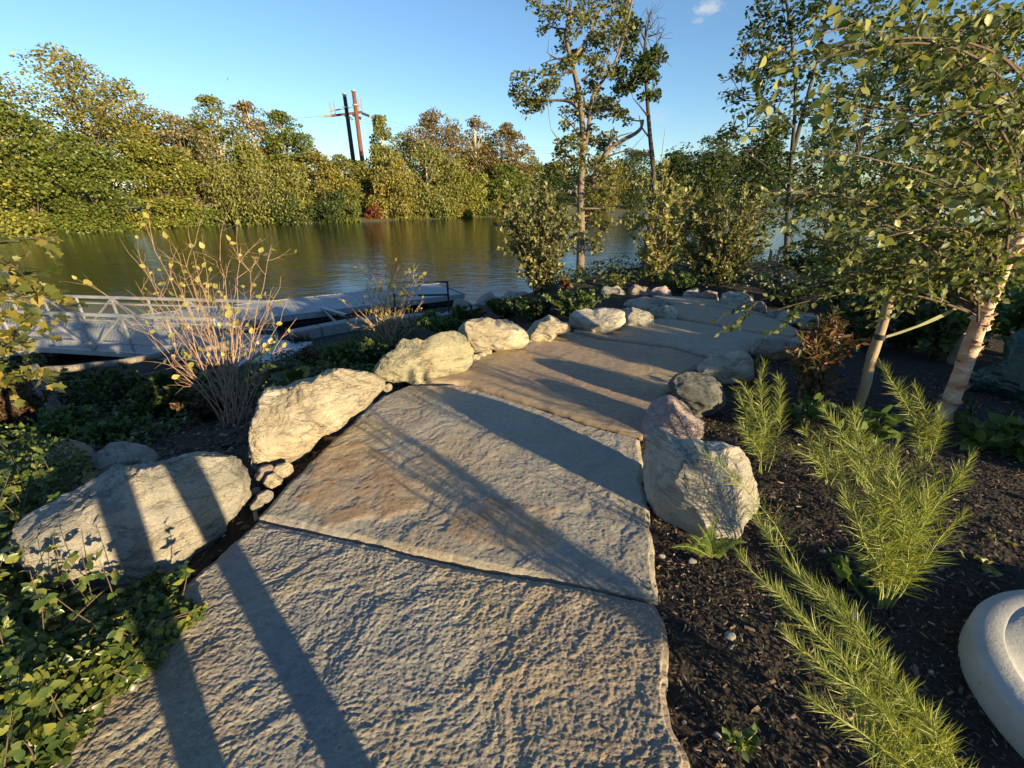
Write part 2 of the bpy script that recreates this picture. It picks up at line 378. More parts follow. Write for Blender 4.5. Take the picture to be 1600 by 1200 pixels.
L['willow'] = leaf_mat('leaf_willow_olive', (0.095, 0.115, 0.026), (0.165, 0.175, 0.040), (0.245, 0.225, 0.058))
L['red'] = leaf_mat('leaf_dull_red', (.14, .035, .02), (.20, .06, .03), (.14, .08, .03))
L['oak'] = leaf_mat('leaf_oak_green', (0.075, 0.095, 0.028), (0.140, 0.155, 0.042), (0.250, 0.225, 0.080))
L['birch'] = leaf_mat('leaf_river_birch', (0.050, 0.080, 0.022), (0.130, 0.160, 0.048), (0.310, 0.310, 0.110), .4)
L['shrub'] = leaf_mat('leaf_shrub_grey_green', (0.090, 0.115, 0.040), (0.180, 0.190, 0.075), (0.320, 0.300, 0.140), .35)
L['sapling'] = leaf_mat('leaf_yellowing_sapling', (0.150, 0.175, 0.055), (0.260, 0.265, 0.095), (0.390, 0.360, 0.160), .4)
L['pale'] = leaf_mat('leaf_pale_yellow', (.26, .27, .06), (.38, .35, .10), (.44, .36, .12), .4)
L['sumac'] = leaf_mat('leaf_sumac_glossy', (0.035, 0.065, 0.017), (0.075, 0.110, 0.026), (0.200, 0.210, 0.045), .3, .32)
L['vine'] = leaf_mat('leaf_autumn_vine', (0.050, 0.075, 0.018), (0.120, 0.130, 0.030), (0.300, 0.230, 0.060), .4)
L['amsonia'] = leaf_mat('needle_bluestar', (0.130, 0.185, 0.037), (0.225, 0.265, 0.060), (0.370, 0.370, 0.110), .35)
L['fern'] = leaf_mat('frond_fern', (.10, .17, .03), (.16, .22, .04), (.22, .25, .05), .4)
L['redbush'] = leaf_mat('leaf_bronze_red', (0.100, 0.110, 0.035), (0.190, 0.140, 0.060), (0.260, 0.085, 0.050), .3)
L['bronze'] = leaf_mat('leaf_dark_bronze', (.045, .03, .017), (.08, .045, .025), (.11, .07, .03), .25)
L['bed'] = leaf_mat('leaf_bed_green', (0.045, 0.090, 0.026), (0.085, 0.140, 0.038), (0.160, 0.210, 0.060), .35)

# ---------------------------------------------------------------- terrain and river
WATER = -2.75
PLAT = np.array([(-2.1, -60), (-2.1, -6), (-2.05, 0), (-1.95, 1.2), (-1.8, 2.0), (-1.35, 3.0), (-.75, 4.0), (-.1, 5.0), (.75, 6.2), (.9, 8.6), (2.5, 10.5), (6, 11.5), (12, 12), (30, 16), (80, 25), (700, 25), (700, -60)], float)
NEAR = np.array([(-700, -40), (-80, -10), (-30, 4), (-16, 7.6), (-10, 8.6), (-7.6, 10.7), (-6, 11.8), (-4.3, 13.5), (-2.2, 14.7), (0, 16.2), (3, 18), (8, 19.5), (16, 22), (30, 32), (60, 60), (200, 170), (700, 420)], float)
_fp = [on(x, y, WATER)[:2] for x, y in ((-150, 386), (0, 371), (100, 364), (250, 356), (400, 350), (600, 346), (800, 338), (970, 331), (1060, 328), (1200, 324))]
FAR = np.array([(-700, -20), (-200, 20)]+[tuple(p) for p in _fp]+[(700, 560)], float)
def seg_dist(P, A):
    d = np.full(len(P), 1e9)
    for a, b in zip(A[:-1], A[1:]):
        ab = b-a; t = np.clip(((P-a)@ab)/(ab@ab), 0, 1)
        d = np.minimum(d, np.hypot(*(P-a-t[:, None]*ab).T))
    return d
def inside(P, poly):
    x, y = P[:, 0], P[:, 1]; c = np.zeros(len(P), bool); n = len(poly)
    for i in range(n):
        (x1, y1), (x2, y2) = poly[i], poly[i-1]
        if y1 == y2: continue
        k = ((y1 > y) != (y2 > y)) & (x < (x2-x1)*(y-y1)/(y2-y1)+x1); c ^= k
    return c
RIVER = np.concatenate([NEAR, FAR[::-1]])
def height(P):
    P = np.atleast_2d(np.asarray(P, float))[:, :2]
    inp = inside(P, PLAT); dp = np.where(inp, 0, seg_dist(P, np.concatenate([PLAT, PLAT[:1]])))
    ds = seg_dist(P, NEAR); df = seg_dist(P, FAR); inr = inside(P, RIVER)
    nearland = (~inr) & (ds <= df)
    r = dp/(dp+ds+1e-6)
    z1 = -.07-1.98*np.minimum(1, r/.78)**.92
    z2 = np.where(df < ds, -2.68, -2.05)-np.minimum(1.6, .9*np.minimum(ds, df))
    z3 = -2.68+np.minimum(2.2, .16*df)+np.clip(df-40, 0, 400)*.012
    z = np.where(inr, z2, np.where(nearland, z1, z3))
    nz = fbm(np.c_[P*.9, np.zeros(len(P))], 3)
    return z+nz*.10*np.clip(dp/1.2, 0, 1)*np.where(inr, .3, 1)+nz*.012
def gz(x, y): return float(height([[x, y]])[0])
def gnd(px, py, d0=.5, d1=140):
    d = np.geomspace(d0, d1, 900); P = EYE+ray(px, py)*d[:, None]
    k = np.argmax(P[:, 2] <= height(P)); return P[k]

def axis(lo, hi, step, a, b):
    m = np.arange(lo, hi+1e-6, step); g = step; up = [hi]; dn = [lo]
    while up[-1] < b: g *= 1.13; up.append(up[-1]+g)
    g = step
    while dn[-1] > a: g *= 1.13; dn.append(dn[-1]-g)
    return np.concatenate([dn[:0:-1], m, up[1:]])
xs = axis(-15, 9, .16, -800, 900); ys = axis(-2, 20, .16, -70, 1000)
GX, GY = np.meshgrid(xs, ys); P2 = np.c_[GX.ravel(), GY.ravel()]
def grid_faces(nx, ny):
    i = np.arange(ny-1)[:, None]*nx+np.arange(nx-1)[None]
    return np.stack([i, i+1, i+1+nx, i+nx], -1).reshape(-1, 4)
structure('ground', make_mesh('ground', np.c_[P2, height(P2)], [grid_faces(len(xs), len(ys))], M['soil']))
wv = np.array([(-800, -70, WATER), (900, -70, WATER), (900, 700, WATER), (-800, 700, WATER)])
structure('river', make_mesh('river', wv, [np.array([[0, 1, 2, 3]])], M['water']))

# mulch bed right of the path: fine uneven sheet plus loose chips
bx = np.arange(.2, 5.6, .035); by = np.arange(-.4, 5.2, .035); BX, BY = np.meshgrid(bx, by); bp = np.c_[BX.ravel(), BY.ravel()]
def bed_z(p): return -.045+.022*fbm(np.c_[p*2.2, np.zeros(len(p))+3], 4)+.012*fbm(np.c_[p*14, np.zeros(len(p))], 3)+(.05*sstep(.6, 2.2, p[:, 0]-.3)*(1-sstep(2.9, 4.0, p[:, 1]))-.035*sstep(3.2, 4.2, p[:, 1]))
structure('mulch_bed', make_mesh('mulch_bed', np.c_[bp, bed_z(bp)], [grid_faces(len(bx), len(by))], M['soil']))
def chips(n, pos, size, seed):
    r = np.random.RandomState(seed); D = unit(r.normal(size=(n, 3))*[1, 1, .35]); N = unit(r.normal(size=(n, 3))+[0, 0, 1.2])
    N = unit(N-(N*D).sum(1)[:, None]*D); B = np.cross(N, D); S = size*np.exp(r.normal(size=n)*.45)
    t = np.array([[-.5, -.16, 0], [.5, -.1, .02], [.42, .17, 0], [-.45, .12, .05], [0, 0, .12]]); f = np.array([[0, 1, 4], [1, 2, 4], [2, 3, 4], [3, 0, 4]])
    V = pos[:, None]+S[:, None, None]*(t[None, :, 0:1]*D[:, None]+t[None, :, 1:2]*B[:, None]+t[None, :, 2:3]*N[:, None])
    return V.reshape(-1, 3), (f[None]+(np.arange(n)*5)[:, None, None]).reshape(-1, 3)
rs = np.random.RandomState(3)
q = np.c_[rs.uniform(.25, 5.0, 76000)**1.0, rs.uniform(-.2, 4.6, 76000)]
w_ = rs.uniform(size=len(q)) < np.clip(1.9/np.hypot(q[:, 0], q[:, 1]), .18, 1); q = q[w_]
V, F = chips(len(q), np.c_[q, bed_z(q)+.004], .0155, 4)
o = link('mulch_chips', make_mesh('mulch_chips', V, [F], M['chip'], False), kind='stuff'); tag(o, 'loose dark brown bark mulch chips covering the bed right of the path', 'mulch')
q = np.c_[rs.uniform(-4.5, -.2, 13000), rs.uniform(.9, 6.5, 13000)]
V, F = chips(len(q), np.c_[q, height(q)+.008], .035, 5)
o = link('mulch_chips', make_mesh('mulch_chips_slope', V, [F], M['chip'], False), kind='stuff'); tag(o, 'dark mulch on the shaded slope behind the left boulders', 'mulch')

# ---------------------------------------------------------------- stone path: big slabs as Coons patches
def pl(pts, n):
    P = np.array(pts, float); s = np.concatenate([[0], np.cumsum(np.hypot(*np.diff(P, axis=0).T))]); s /= s[-1]
    t = np.linspace(0, 1, n); r = np.c_[np.interp(t, s, P[:, 0]), np.interp(t, s, P[:, 1])]
    return r
def smooth_edge(r, amp, seed, freq=5):
    n = len(r); k = max(3, n//40); ker = np.ones(2*k+1)/(2*k+1)
    pad = np.concatenate([np.repeat(r[:1], k, 0), r, np.repeat(r[-1:], k, 0)])
    s = np.c_[np.convolve(pad[:, 0], ker, 'valid'), np.convolve(pad[:, 1], ker, 'valid')]; s[0] = r[0]; s[-1] = r[-1]
    T = np.gradient(s, axis=0); T /= np.linalg.norm(T, axis=1)[:, None]+1e-9; Nn = np.c_[-T[:, 1], T[:, 0]]
    w = np.sin(np.linspace(0, math.pi, n))**.5
    nz = fbm(np.c_[s*freq, np.full(n, seed*3.7)], 4)
    return s+Nn*(amp*nz*w)[:, None]
path = bpy.data.objects.new('stone_path', None); COL.objects.link(path); path['kind'] = 'structure'
def O(x, y): return tuple(on(x, y, 0)[:2])
def poly_soft(P, pxpoly, soft, seed):
    poly = np.array([O(*p) for p in pxpoly]); d = seg_dist(P, np.concatenate([poly, poly[:1]])); d = np.where(inside(P, poly), d, -d)
    d = d+.10*fbm(np.c_[P*4, np.full(len(P), seed)], 5, .62); return sstep(-soft, soft, d)*(.55+.45*sstep(-.25, .2, fbm(np.c_[P*7, np.full(len(P), seed+5.)], 4)))
def slab(Lf, Rt, Bt, Tp, nu, nv, seed, z0, amp, tone, rust=(), label=None, vmap=None):
    l, r_, b, t = (smooth_edge(pl(e, n), .03 if i < 2 else .009, seed+i, 6) for i, (e, n) in enumerate(((Lf, nv), (Rt, nv), (Bt, nu), (Tp, nu))))
    l[0] = b[0]; r_[0] = b[-1]; l[-1] = t[0]; r_[-1] = t[-1]
    u = np.linspace(0, 1, nu)[None, :, None]; vv = np.linspace(0, 1, nv) if vmap is None else np.interp(np.linspace(0, 1, nv), *vmap); v = vv[:, None, None]
    if vmap is not None:
        l = np.stack([np.interp(vv, np.linspace(0, 1, nv), l[:, i]) for i in (0, 1)], 1); r_ = np.stack([np.interp(vv, np.linspace(0, 1, nv), r_[:, i]) for i in (0, 1)], 1)
    P = (1-v)*b[None]+v*t[None]+(1-u)*l[:, None]+u*r_[:, None]-((1-u)*(1-v)*b[0]+u*(1-v)*b[-1]+(1-u)*v*t[0]+u*v*t[-1])
    P = P.reshape(-1, 2); Q = np.c_[P, np.full(len(P), seed*5.1)]
    c, s = math.cos(.75), math.sin(.75); Qr = np.c_[P[:, 0]*c+P[:, 1]*s, -P[:, 0]*s+P[:, 1]*c, Q[:, 2]]
    wrp = np.c_[fbm(Q*3, 3), fbm(Q*3+40, 3), np.zeros(len(P))]*.25
    def terr(fx, fy, lev, seed_, lo=.6, w=.25):
        v = fbm((Qr+wrp*w*4)*[fx, fy, 1]+seed_, 5, .6)*lev; fl = np.floor(v); return (fl+sstep(lo, 1.0, v-fl))/lev
    h = .014*terr(1.6, 3.0, 5, 0, .8)+.0065*terr(5, 8, 4, 11, .7, .12)+.0022*terr(13, 20, 3, 23, .6, .05)+.0022*terr(38, 54, 2.5, 37, .3, .01)+.0042*fbm(Q*85, 4, .85)
    h *= amp
    ru = np.zeros(len(P))
    for k, pp in enumerate(rust): ru = np.maximum(ru, poly_soft(P, pp, .03, seed+k))
    h = h+.007*ru-.35*h*ru
    ee = np.minimum(np.minimum(np.tile(np.linspace(0, 1, nu), nv), np.tile(np.linspace(1, 0, nu), nv))*2.0, np.minimum(np.repeat(vv, nu), np.repeat(1-vv, nu))*1.7)
    h = h-.010*(1-sstep(0, .02 if amp > .5 else .035, ee+(.012 if amp > .5 else 0)*fbm(Q*12, 3)))
    V = np.c_[P, z0(P[:, 0], P[:, 1])+h] if callable(z0) else np.c_[P, z0+h]
    F = grid_faces(nu, nv)
    ring = np.concatenate([np.arange(nu), np.arange(1, nv)*nu+nu-1, (nv-1)*nu+np.arange(nu-2, -1, -1), np.arange(nv-2, 0, -1)*nu])
    cen = P.mean(0); rings = [ring]; base = len(V); m = len(ring)
    for k, (dz, off) in enumerate(((.03, .008), (.065, -.004), (.12, .012))):
        d2 = unit(P[ring]-cen); nzv = fbm(np.c_[P[ring]*16, np.full(m, k*2.2+seed)], 3)
        V = np.concatenate([V, np.c_[P[ring]+d2*(off+.006*nzv)[:, None], V[ring, 2]-dz]])
        rings.append(base+k*m+np.arange(m))
    Fs = [F]
    for a, b_ in zip(rings[:-1], rings[1:]): Fs.append(np.stack([a, b_, np.roll(b_, -1), np.roll(a, -1)], -1))
    me = make_mesh('slab', V, [np.concatenate(Fs)], M['slab'])
    for nm, val in (('rust', ru), ('tone', tone(P) if callable(tone) else np.full(len(P), tone))):
        a_ = me.attributes.new(nm, 'FLOAT', 'POINT'); full = np.zeros(len(V), np.float32); full[:len(P)] = val; full[len(P):] = np.tile(val[ring], 3)
        a_.data.foreach_set('value', full)
    ob = link('slab', me, path)
    if label: ob['label'] = label
    return ob
jA = [O(402, 813), O(520, 838), O(640, 866), O(780, 895), O(900, 916), O(1022, 941)]
jB = [O(403, 806), O(520, 832), O(640, 859), O(780, 887), O(900, 908), O(1027, 932)]
zf = 0.0
slab([(-1.55, -.9), (-1.62, .5), O(288, 915), O(402, 813)], [(.22, -.9), (.27, .2), O(1080, 1200), O(1048, 1120), O(1040, 1060), O(1046, 985), O(1022, 941)],
     [(-1.55, -.9), (.22, -.9)], jA, 370, 320, 1, 0, .82, lambda P: .55*sstep(-.05, .35, fbm(np.c_[P*1.3, P[:, :1]*0+4], 3)+.25*(P[:, 0]+.6)), (), 'roughest and nearest grey slab with the long shadows', ([0, .12, 1], [0, .5, 1]))
jC = [O(640, 601), O(720, 601), O(830, 634), O(920, 664), O(1000, 686)]
jC2 = [O(655, 595), O(725, 595), O(836, 628), O(927, 658), O(1004, 680)]
slab([jB[0], O(470, 737), O(540, 667), O(600, 616), jC[0]], [jB[-1], O(1019, 835), O(1004, 750), jC[-1]], jB, jC, 270, 220, 2, 0, .62,
     lambda P: .25*sstep(-.1, .3, fbm(np.c_[P*1.5, P[:, :1]*0+8], 3)),
     ([(470, 760), (500, 710), (560, 690), (600, 710), (655, 765), (650, 795), (590, 812), (510, 815), (455, 790)], [(700, 800), (760, 770), (860, 800), (872, 850), (800, 860), (700, 845)]), 'slab with rust coloured patches behind the open joint')
jD = [O(892, 517), O(940, 530), O(1050, 543), O(1108, 560)]
jD2 = [O(897, 514), O(945, 527), O(1055, 540), O(1112, 556)]
slab([jC2[0], O(740, 560), O(830, 527), jD[0]], [jC2[-1], O(1040, 612), O(1075, 580), jD[-1]], jC2, jD, 140, 110, 3, zf, .4, 1.0, (), 'brown slab crossed by a streak of sunlight')
jE = [O(1040, 495), O(1100, 505), O(1180, 520), O(1240, 527)]
jE2 = [O(1042, 492), O(1102, 502), O(1182, 517), O(1244, 523)]
slab([jD2[0], O(960, 508), jE[0]], [jD2[-1], O(1170, 548), jE[-1]], jD2, jE, 130, 90, 5, zf, .4, lambda P: .5+.4*fbm(np.c_[P*1.2, P[:, :1]*0+1], 3), (), 'shaded blue grey and tan slab beyond the brown one')
jF = [O(1050, 474), O(1120, 479), O(1180, 490), O(1215, 499)]
jF2 = [O(1048, 472), O(1122, 477), O(1182, 488), O(1217, 497)]
slab([jE2[0], O(1045, 483), jF[0]], [jE2[-1], O(1250, 515), jF[-1]], jE2, jF, 110, 70, 6, zf, .4, lambda P: .75+P[:, 0]*0, (), 'narrow tan slab near the far end')
slab([jF2[0], O(1030, 467), O(1020, 461)], [jF2[-1], O(1160, 480), O(1120, 468)], jF2, [O(1020, 461), O(1070, 463), O(1120, 468)], 90, 60, 7, zf, .4, .35, (), 'farthest grey slab where the path turns')
slab([O(1000, 480), O(985, 472), O(980, 468)], [O(1040, 474), O(1026, 467), O(1010, 462)], [O(1000, 480), O(1040, 474)], [O(980, 468), O(1010, 462)], 50, 40, 8, zf, .4, .5, (), 'small low step slab at the left of the far end')

# ---------------------------------------------------------------- boulders
_ico = {}
def ico(sub):
    if sub not in _ico:
        import bmesh
        bm = bmesh.new(); bmesh.ops.create_icosphere(bm, subdivisions=sub, radius=1); bm.verts.ensure_lookup_table()
        _ico[sub] = (np.array([v.co[:] for v in bm.verts]), np.array([[v.index for v in f.verts] for f in bm.faces])); bm.free()
    return _ico[sub]
def rock(outline, depth, label, mat, seed, sub=5, z=0.0, rough=1.0, front=None, back=.42, facets=7, name='boulder', group=None, cat=None, strata=(.4, .2, 1)):
    """a stone with its own depth whose outline follows the photograph; it rests on the ground"""
    pts = np.array(outline, float); c = (pts.min(0)+pts.max(0))/2
    k = np.argmax(pts[:, 1]); foot = on(pts[k, 0], pts[k, 1], z); hd = np.hypot(*foot[:2])+back*depth
    rc = ray(*c); d = hd/np.hypot(*rc[:2]); C = EYE+rc*d
    w = rc/np.linalg.norm(rc); a = np.array([w[1], -w[0], 0]); a /= np.linalg.norm(a); b = np.cross(a, w)
    Q = np.array([EYE+ray(*p)*d for p in pts])-C          # outline in the plane facing the eye
    qa, qb = Q@a, Q@b; th = np.arctan2(qb, qa); r = np.hypot(qa, qb); o_ = np.argsort(th); th, r = th[o_], r[o_]
    X, F = ico(sub); X = X.copy(); rr = np.random.RandomState(seed)
    R0 = float(np.mean(r))
    hyp = np.hypot(X[:, 0], X[:, 1]); sh = np.minimum(1, hyp)**.62/np.maximum(hyp, 1e-6)
    Y = np.c_[X[:, 0]*sh, X[:, 1]*sh, np.sign(X[:, 2])*np.abs(X[:, 2])**.85]
    fs = [((rr.uniform(-.3, .3), rr.uniform(.15, .6), -1), rr.uniform(.52, .66)), ((rr.uniform(-.3, .3), -rr.uniform(.4, .9), -1), rr.uniform(.6, .75)), ((rr.uniform(-.4, .4), 1, -rr.uniform(-.1, .5)), rr.uniform(.72, .86))]
    if front is not None: fs[0] = (front[:3], front[3])
    for i in range(facets):
        n = rr.normal(size=3)*[1, 1, .8]; n[2] = -abs(n[2]); fs.append((n, rr.uniform(.6, .86)))
    for n, off in fs:                                       # split faces
        n = np.array(n, float); n /= np.linalg.norm(n)
        e = np.maximum(Y@n-off, 0); Y -= (.96*e)[:, None]*n
    ang = np.arctan2(Y[:, 1], Y[:, 0])
    te = np.concatenate([th-2*math.pi, th, th+2*math.pi]); re = np.concatenate([r, r, r])
    tt = np.linspace(-math.pi, math.pi, 361); f = np.interp(tt, te, re); kk = np.ones(9)/9; f = np.convolve(np.concatenate([f[-9:-1], f, f[1:9]]), kk, 'same')[8:-8]
    rad = np.interp(ang, tt, f)*1.12
    hy = np.hypot(Y[:, 0], Y[:, 1])
    V = (np.cos(ang)*rad*hy)[:, None]*a+(np.sin(ang)*rad*hy)[:, None]*b+(Y[:, 2]*depth/2)[:, None]*w
    nrm = unit(V); s = R0
    sd = unit(np.array(strata, float)); up_ = unit(rr.normal(size=3))
    Wq = V/s; lam = Wq+sd*(Wq@sd)[:, None]*3.0
    q6 = fbm(lam*1.1+seed*3.1, 4)*5; fl = np.floor(q6); ter = (fl+sstep(.65, 1, q6-fl))/5
    disp = .06*fbm(Wq*1.3+seed*7.7, 3)+.085*ter+.07*np.abs(fbm(lam*2.2+seed, 4))+.026*fbm((Wq+sd*(Wq@sd)[:, None]*6)*3+seed, 5, .7)+.02*fbm(Wq*15, 4, .75)
    V = V+nrm*(disp*s*rough-.03*s*rough)[:, None]
    V = C+V
    base = np.array([C[0], C[1], z-.03])
    ob = link(name, make_mesh(name, V-base, [F], M[mat]), loc=base)
    return tag(ob, label, cat or ('boulder' if name == 'boulder' else 'stone'), group)
gl = 'boulders lining the left edge of the path'; gr_ = 'boulders lining the right edge of the path'; gf = 'boulders around the far end of the path'
rock([(36, 880), (48, 835), (70, 800), (130, 760), (200, 728), (270, 702), (335, 690), (378, 702), (393, 740), (388, 775), (360, 815), (330, 862), (300, 895), (262, 925), (160, 938), (70, 930)], .62, 'large pale boulder at lower left crossed by dark leg shadows', 'boulder_grey', 11, 6, group=gl, rough=.95, strata=(.6, .3, .7))
rock([(374, 690), (376, 655), (400, 620), (440, 602), (490, 590), (545, 586), (588, 592), (600, 603), (580, 622), (540, 655), (505, 690), (478, 712), (455, 726), (420, 722), (392, 715)], .55, 'smooth buff boulder fully sunlit, second from the near left corner', 'boulder_buff', 23, 6, group=gl, rough=.9, strata=(.7, .1, .7))
rock([(568, 590), (580, 568), (620, 546), (665, 525), (700, 519), (722, 530), (732, 552), (725, 575), (700, 588), (668, 598), (630, 604), (600, 604)], .6, 'greenish boulder with orange rust stain, third along the left edge', 'boulder_rusty', 31, 6, group=gl, rough=.9)
rock([(714, 533), (722, 515), (745, 501), (775, 499), (800, 508), (818, 522), (820, 536), (800, 545), (770, 552), (742, 560), (725, 556)], .5, 'angular pale yellow boulder, fourth along the left edge of the path', 'boulder_buff', 41, 5, group=gl, rough=1.1, facets=10)
rock([(820, 528), (828, 512), (845, 497), (868, 494), (880, 502), (892, 506), (894, 517), (870, 522), (845, 532), (828, 536)], .4, 'small lumpy sunlit boulder with mossy top, fifth along the left edge', 'boulder_buff', 43, 5, group=gl, facets=9)
rock([(890, 508), (896, 492), (925, 485), (950, 483), (968, 488), (974, 508), (962, 518), (930, 526), (905, 520)], .5, 'shaded grey white boulder joined closely to its right neighbour', 'boulder_white', 47, 5, z=-.03, group=gl)
rock([(965, 490), (985, 482), (1005, 484), (1018, 496), (1018, 508), (1000, 513), (975, 515)], .45, 'rounded white boulder between grey neighbours on the shaded left edge', 'boulder_white', 53, 5, z=-.05, group=gl)
rock([(1008, 492), (1030, 481), (1045, 478), (1056, 488), (1052, 498), (1035, 502), (1015, 503)], .4, 'pointed white stone ending the left row of boulders', 'boulder_white', 59, 4, z=-.06, group=gl)
rock([(1003, 480), (1015, 469), (1035, 466), (1046, 474), (1040, 482), (1020, 486)], .45, 'low blue grey stone behind the pointed white stone', 'boulder_grey', 61, 4, z=-.1, group=gf)
rock([(975, 477), (985, 470), (1000, 471), (1004, 479), (990, 483)], .3, 'tiny whitish stone at the foot of the green left shrubs', 'boulder_white', 63, 4, z=-.1, group=gf)
rock([(125, 728), (135, 705), (165, 695), (205, 694), (235, 703), (245, 716), (215, 740), (180, 755), (140, 752)], .6, 'blue grey boulder half hidden behind the large lower left boulder', 'boulder_grey', 67, 5, z=-.12, group=gl)
rock([(62, 720), (80, 694), (115, 690), (140, 700), (140, 735), (110, 748), (75, 745)], .6, 'dull brown boulder under leaves at the far left of the row', 'boulder_brown', 69, 5, z=-.15, group=gl)
# right side
rock([(1006, 700), (1014, 672), (1030, 664), (1060, 690), (1100, 694), (1140, 700), (1160, 718), (1180, 755), (1185, 790), (1160, 815), (1150, 832), (1120, 838), (1070, 830), (1030, 822), (1014, 790)], .42, 'big whitish block with sunlit front face on the right of the path', 'boulder_white', 71, 6, group=gr_, rough=.6, facets=9, back=.35, front=(.85, .0, -.62, .40))
rock([(998, 684), (1010, 660), (1030, 625), (1042, 616), (1060, 626), (1085, 650), (1100, 680), (1098, 700), (1060, 712), (1010, 705)], .34, 'pinkish pointed stone leaning behind the big whitish block', 'boulder_pink', 73, 5, group=gr_, rough=.9, facets=8, back=.9, front=(.6, .1, -.8, .5))
rock([(1045, 620), (1055, 590), (1080, 583), (1115, 592), (1125, 610), (1132, 632), (1110, 648), (1085, 655), (1055, 640)], .42, 'dark grey flat topped stone with split layers', 'boulder_dark', 79, 5, group=gr_, rough=1.1, facets=12)
rock([(1090, 582), (1105, 562), (1135, 549), (1160, 551), (1170, 562), (1168, 590), (1140, 602), (1115, 598)], .42, 'pale boulder with sunlit crest beside the dark flat stone', 'boulder_white', 83, 5, group=gr_, facets=8)
rock([(1165, 547), (1175, 533), (1200, 525), (1225, 532), (1238, 548), (1225, 560), (1190, 562), (1172, 558)], .5, 'low shaded blue grey boulder behind the feathery plants', 'boulder_grey', 89, 5, z=-.04, group=gr_)
rock([(1225, 540), (1235, 527), (1255, 524), (1268, 538), (1262, 552), (1240, 556)], .35, 'small pale stone between low grey boulder and red leaved shrub', 'boulder_white', 91, 4, z=-.05, group=gr_)
rock([(1193, 497), (1200, 486), (1213, 483), (1226, 490), (1226, 502), (1210, 506)], .3, 'grey stone in the far right row, second before the red leaves', 'boulder_grey', 97, 4, z=-.08, group=gf)
rock([(1212, 500), (1222, 490), (1240, 487), (1254, 494), (1252, 508), (1232, 512)], .32, 'white stone in the far right row, next to the red leaves', 'boulder_white', 101, 4, z=-.08, group=gf)
rock([(1240, 508), (1252, 493), (1268, 492), (1280, 506), (1268, 518), (1250, 518)], .3, 'bluish white stone mostly hidden by the red leaved shrub', 'boulder_white', 103, 4, z=-.08, group=gf)
rock([(1160, 482), (1166, 473), (1183, 470), (1198, 476), (1194, 490), (1176, 492)], .35, 'mottled brown and white stone right of the large white far boulder', 'boulder_brown', 107, 4, z=-.1, group=gf)
rock([(1124, 474), (1130, 461), (1150, 458), (1170, 462), (1177, 472), (1162, 484), (1140, 487)], .42, 'largest white boulder on the right of the far end', 'boulder_white', 109, 5, z=-.1, group=gf)
rock([(1092, 470), (1097, 459), (1110, 455), (1124, 461), (1126, 470), (1112, 476), (1098, 477)], .36, 'brown round boulder between two white ones at the far end', 'boulder_brown', 113, 4, z=-.12, group=gf)
rock([(1060, 464), (1066, 455), (1082, 451), (1096, 457), (1098, 466), (1082, 471), (1066, 470)], .36, 'white round boulder left of the brown one at the far end', 'boulder_white', 127, 4, z=-.13, group=gf)
rock([(1014, 465), (1022, 451), (1036, 447), (1048, 457), (1048, 467), (1030, 470)], .36, 'purplish grey angular boulder at the turn of the path', 'boulder_pink', 131, 4, z=-.14, group=gf)
rock([(980, 462), (986, 449), (1003, 446), (1014, 452), (1016, 464), (998, 468)], .36, 'brown mossy boulder left of the purplish one at the turn', 'boulder_brown', 137, 4, z=-.14, group=gf)
rock([(935, 462), (940, 452), (955, 447), (970, 452), (977, 462), (965, 470), (945, 470)], .42, 'pale blue grey rounded boulder right of the big tree trunk', 'boulder_grey', 139, 4, z=-.16, group=gf)
rock([(862, 460), (872, 452), (890, 449), (908, 456), (905, 468), (880, 470)], .45, 'dull grey boulder at the foot of the big tree', 'boulder_grey', 141, 4, z=-.3, group=gf)
for i, (ol, lb) in enumerate(((((1215, 445), (1222, 433), (1240, 428), (1255, 436), (1252, 448), (1232, 452)), 'shaded rounded grey boulder right of the flowering low shrub'),
      (((1240, 447), (1252, 434), (1268, 436), (1270, 448), (1255, 452)), 'angular blue grey boulder under the birch leaves at right'),
      (((1178, 436), (1188, 429), (1205, 430), (1212, 440), (1195, 445)), 'small far pale boulder left of the shaded rounded one'))):
    rock(ol, .5, lb, 'boulder_grey', 151+i, 4, z=-.15, group=gf)
# wedge stones between the two nearest boulders
gw = 'small stones wedged between the two nearest left boulders'
for i, (ol, m, lb) in enumerate(((((398, 752), (402, 738), (424, 728), (428, 740), (412, 754)), 'boulder_brown', 'thin brown wedge stone between the two nearest boulders'),
      (((412, 752), (416, 742), (430, 738), (442, 748), (436, 762), (420, 765)), 'boulder_buff', 'round yellow wedge stone lit by the sun near the joint'),
      (((424, 736), (440, 724), (456, 728), (454, 742), (440, 748)), 'boulder_buff', 'upper yellow wedge stone touching the second boulder'),
      (((396, 716), (408, 713), (424, 718), (420, 728), (402, 735)), 'boulder_buff', 'flat slanting wedge stone high between the boulders'),
      (((390, 770), (394, 764), (404, 762), (405, 770), (396, 775)), 'boulder_brown', 'smallest reddish wedge stone beside the first boulder'),
      (((392, 792), (398, 778), (418, 767), (426, 770), (412, 786), (398, 798)), 'boulder_grey', 'long grey wedge stone above the open slab joint'))):
    rock(ol, .11, lb, m, 171+i, 4, name='wedge_stone', group=gw, rough=.6, z=-.02)
rock([(598, 608), (604, 600), (612, 602), (610, 610), (602, 612)], .08, 'tiny yellow stone between second and third left boulders', 'boulder_buff', 190, 3, name='wedge_stone', group=gw, z=-.01)
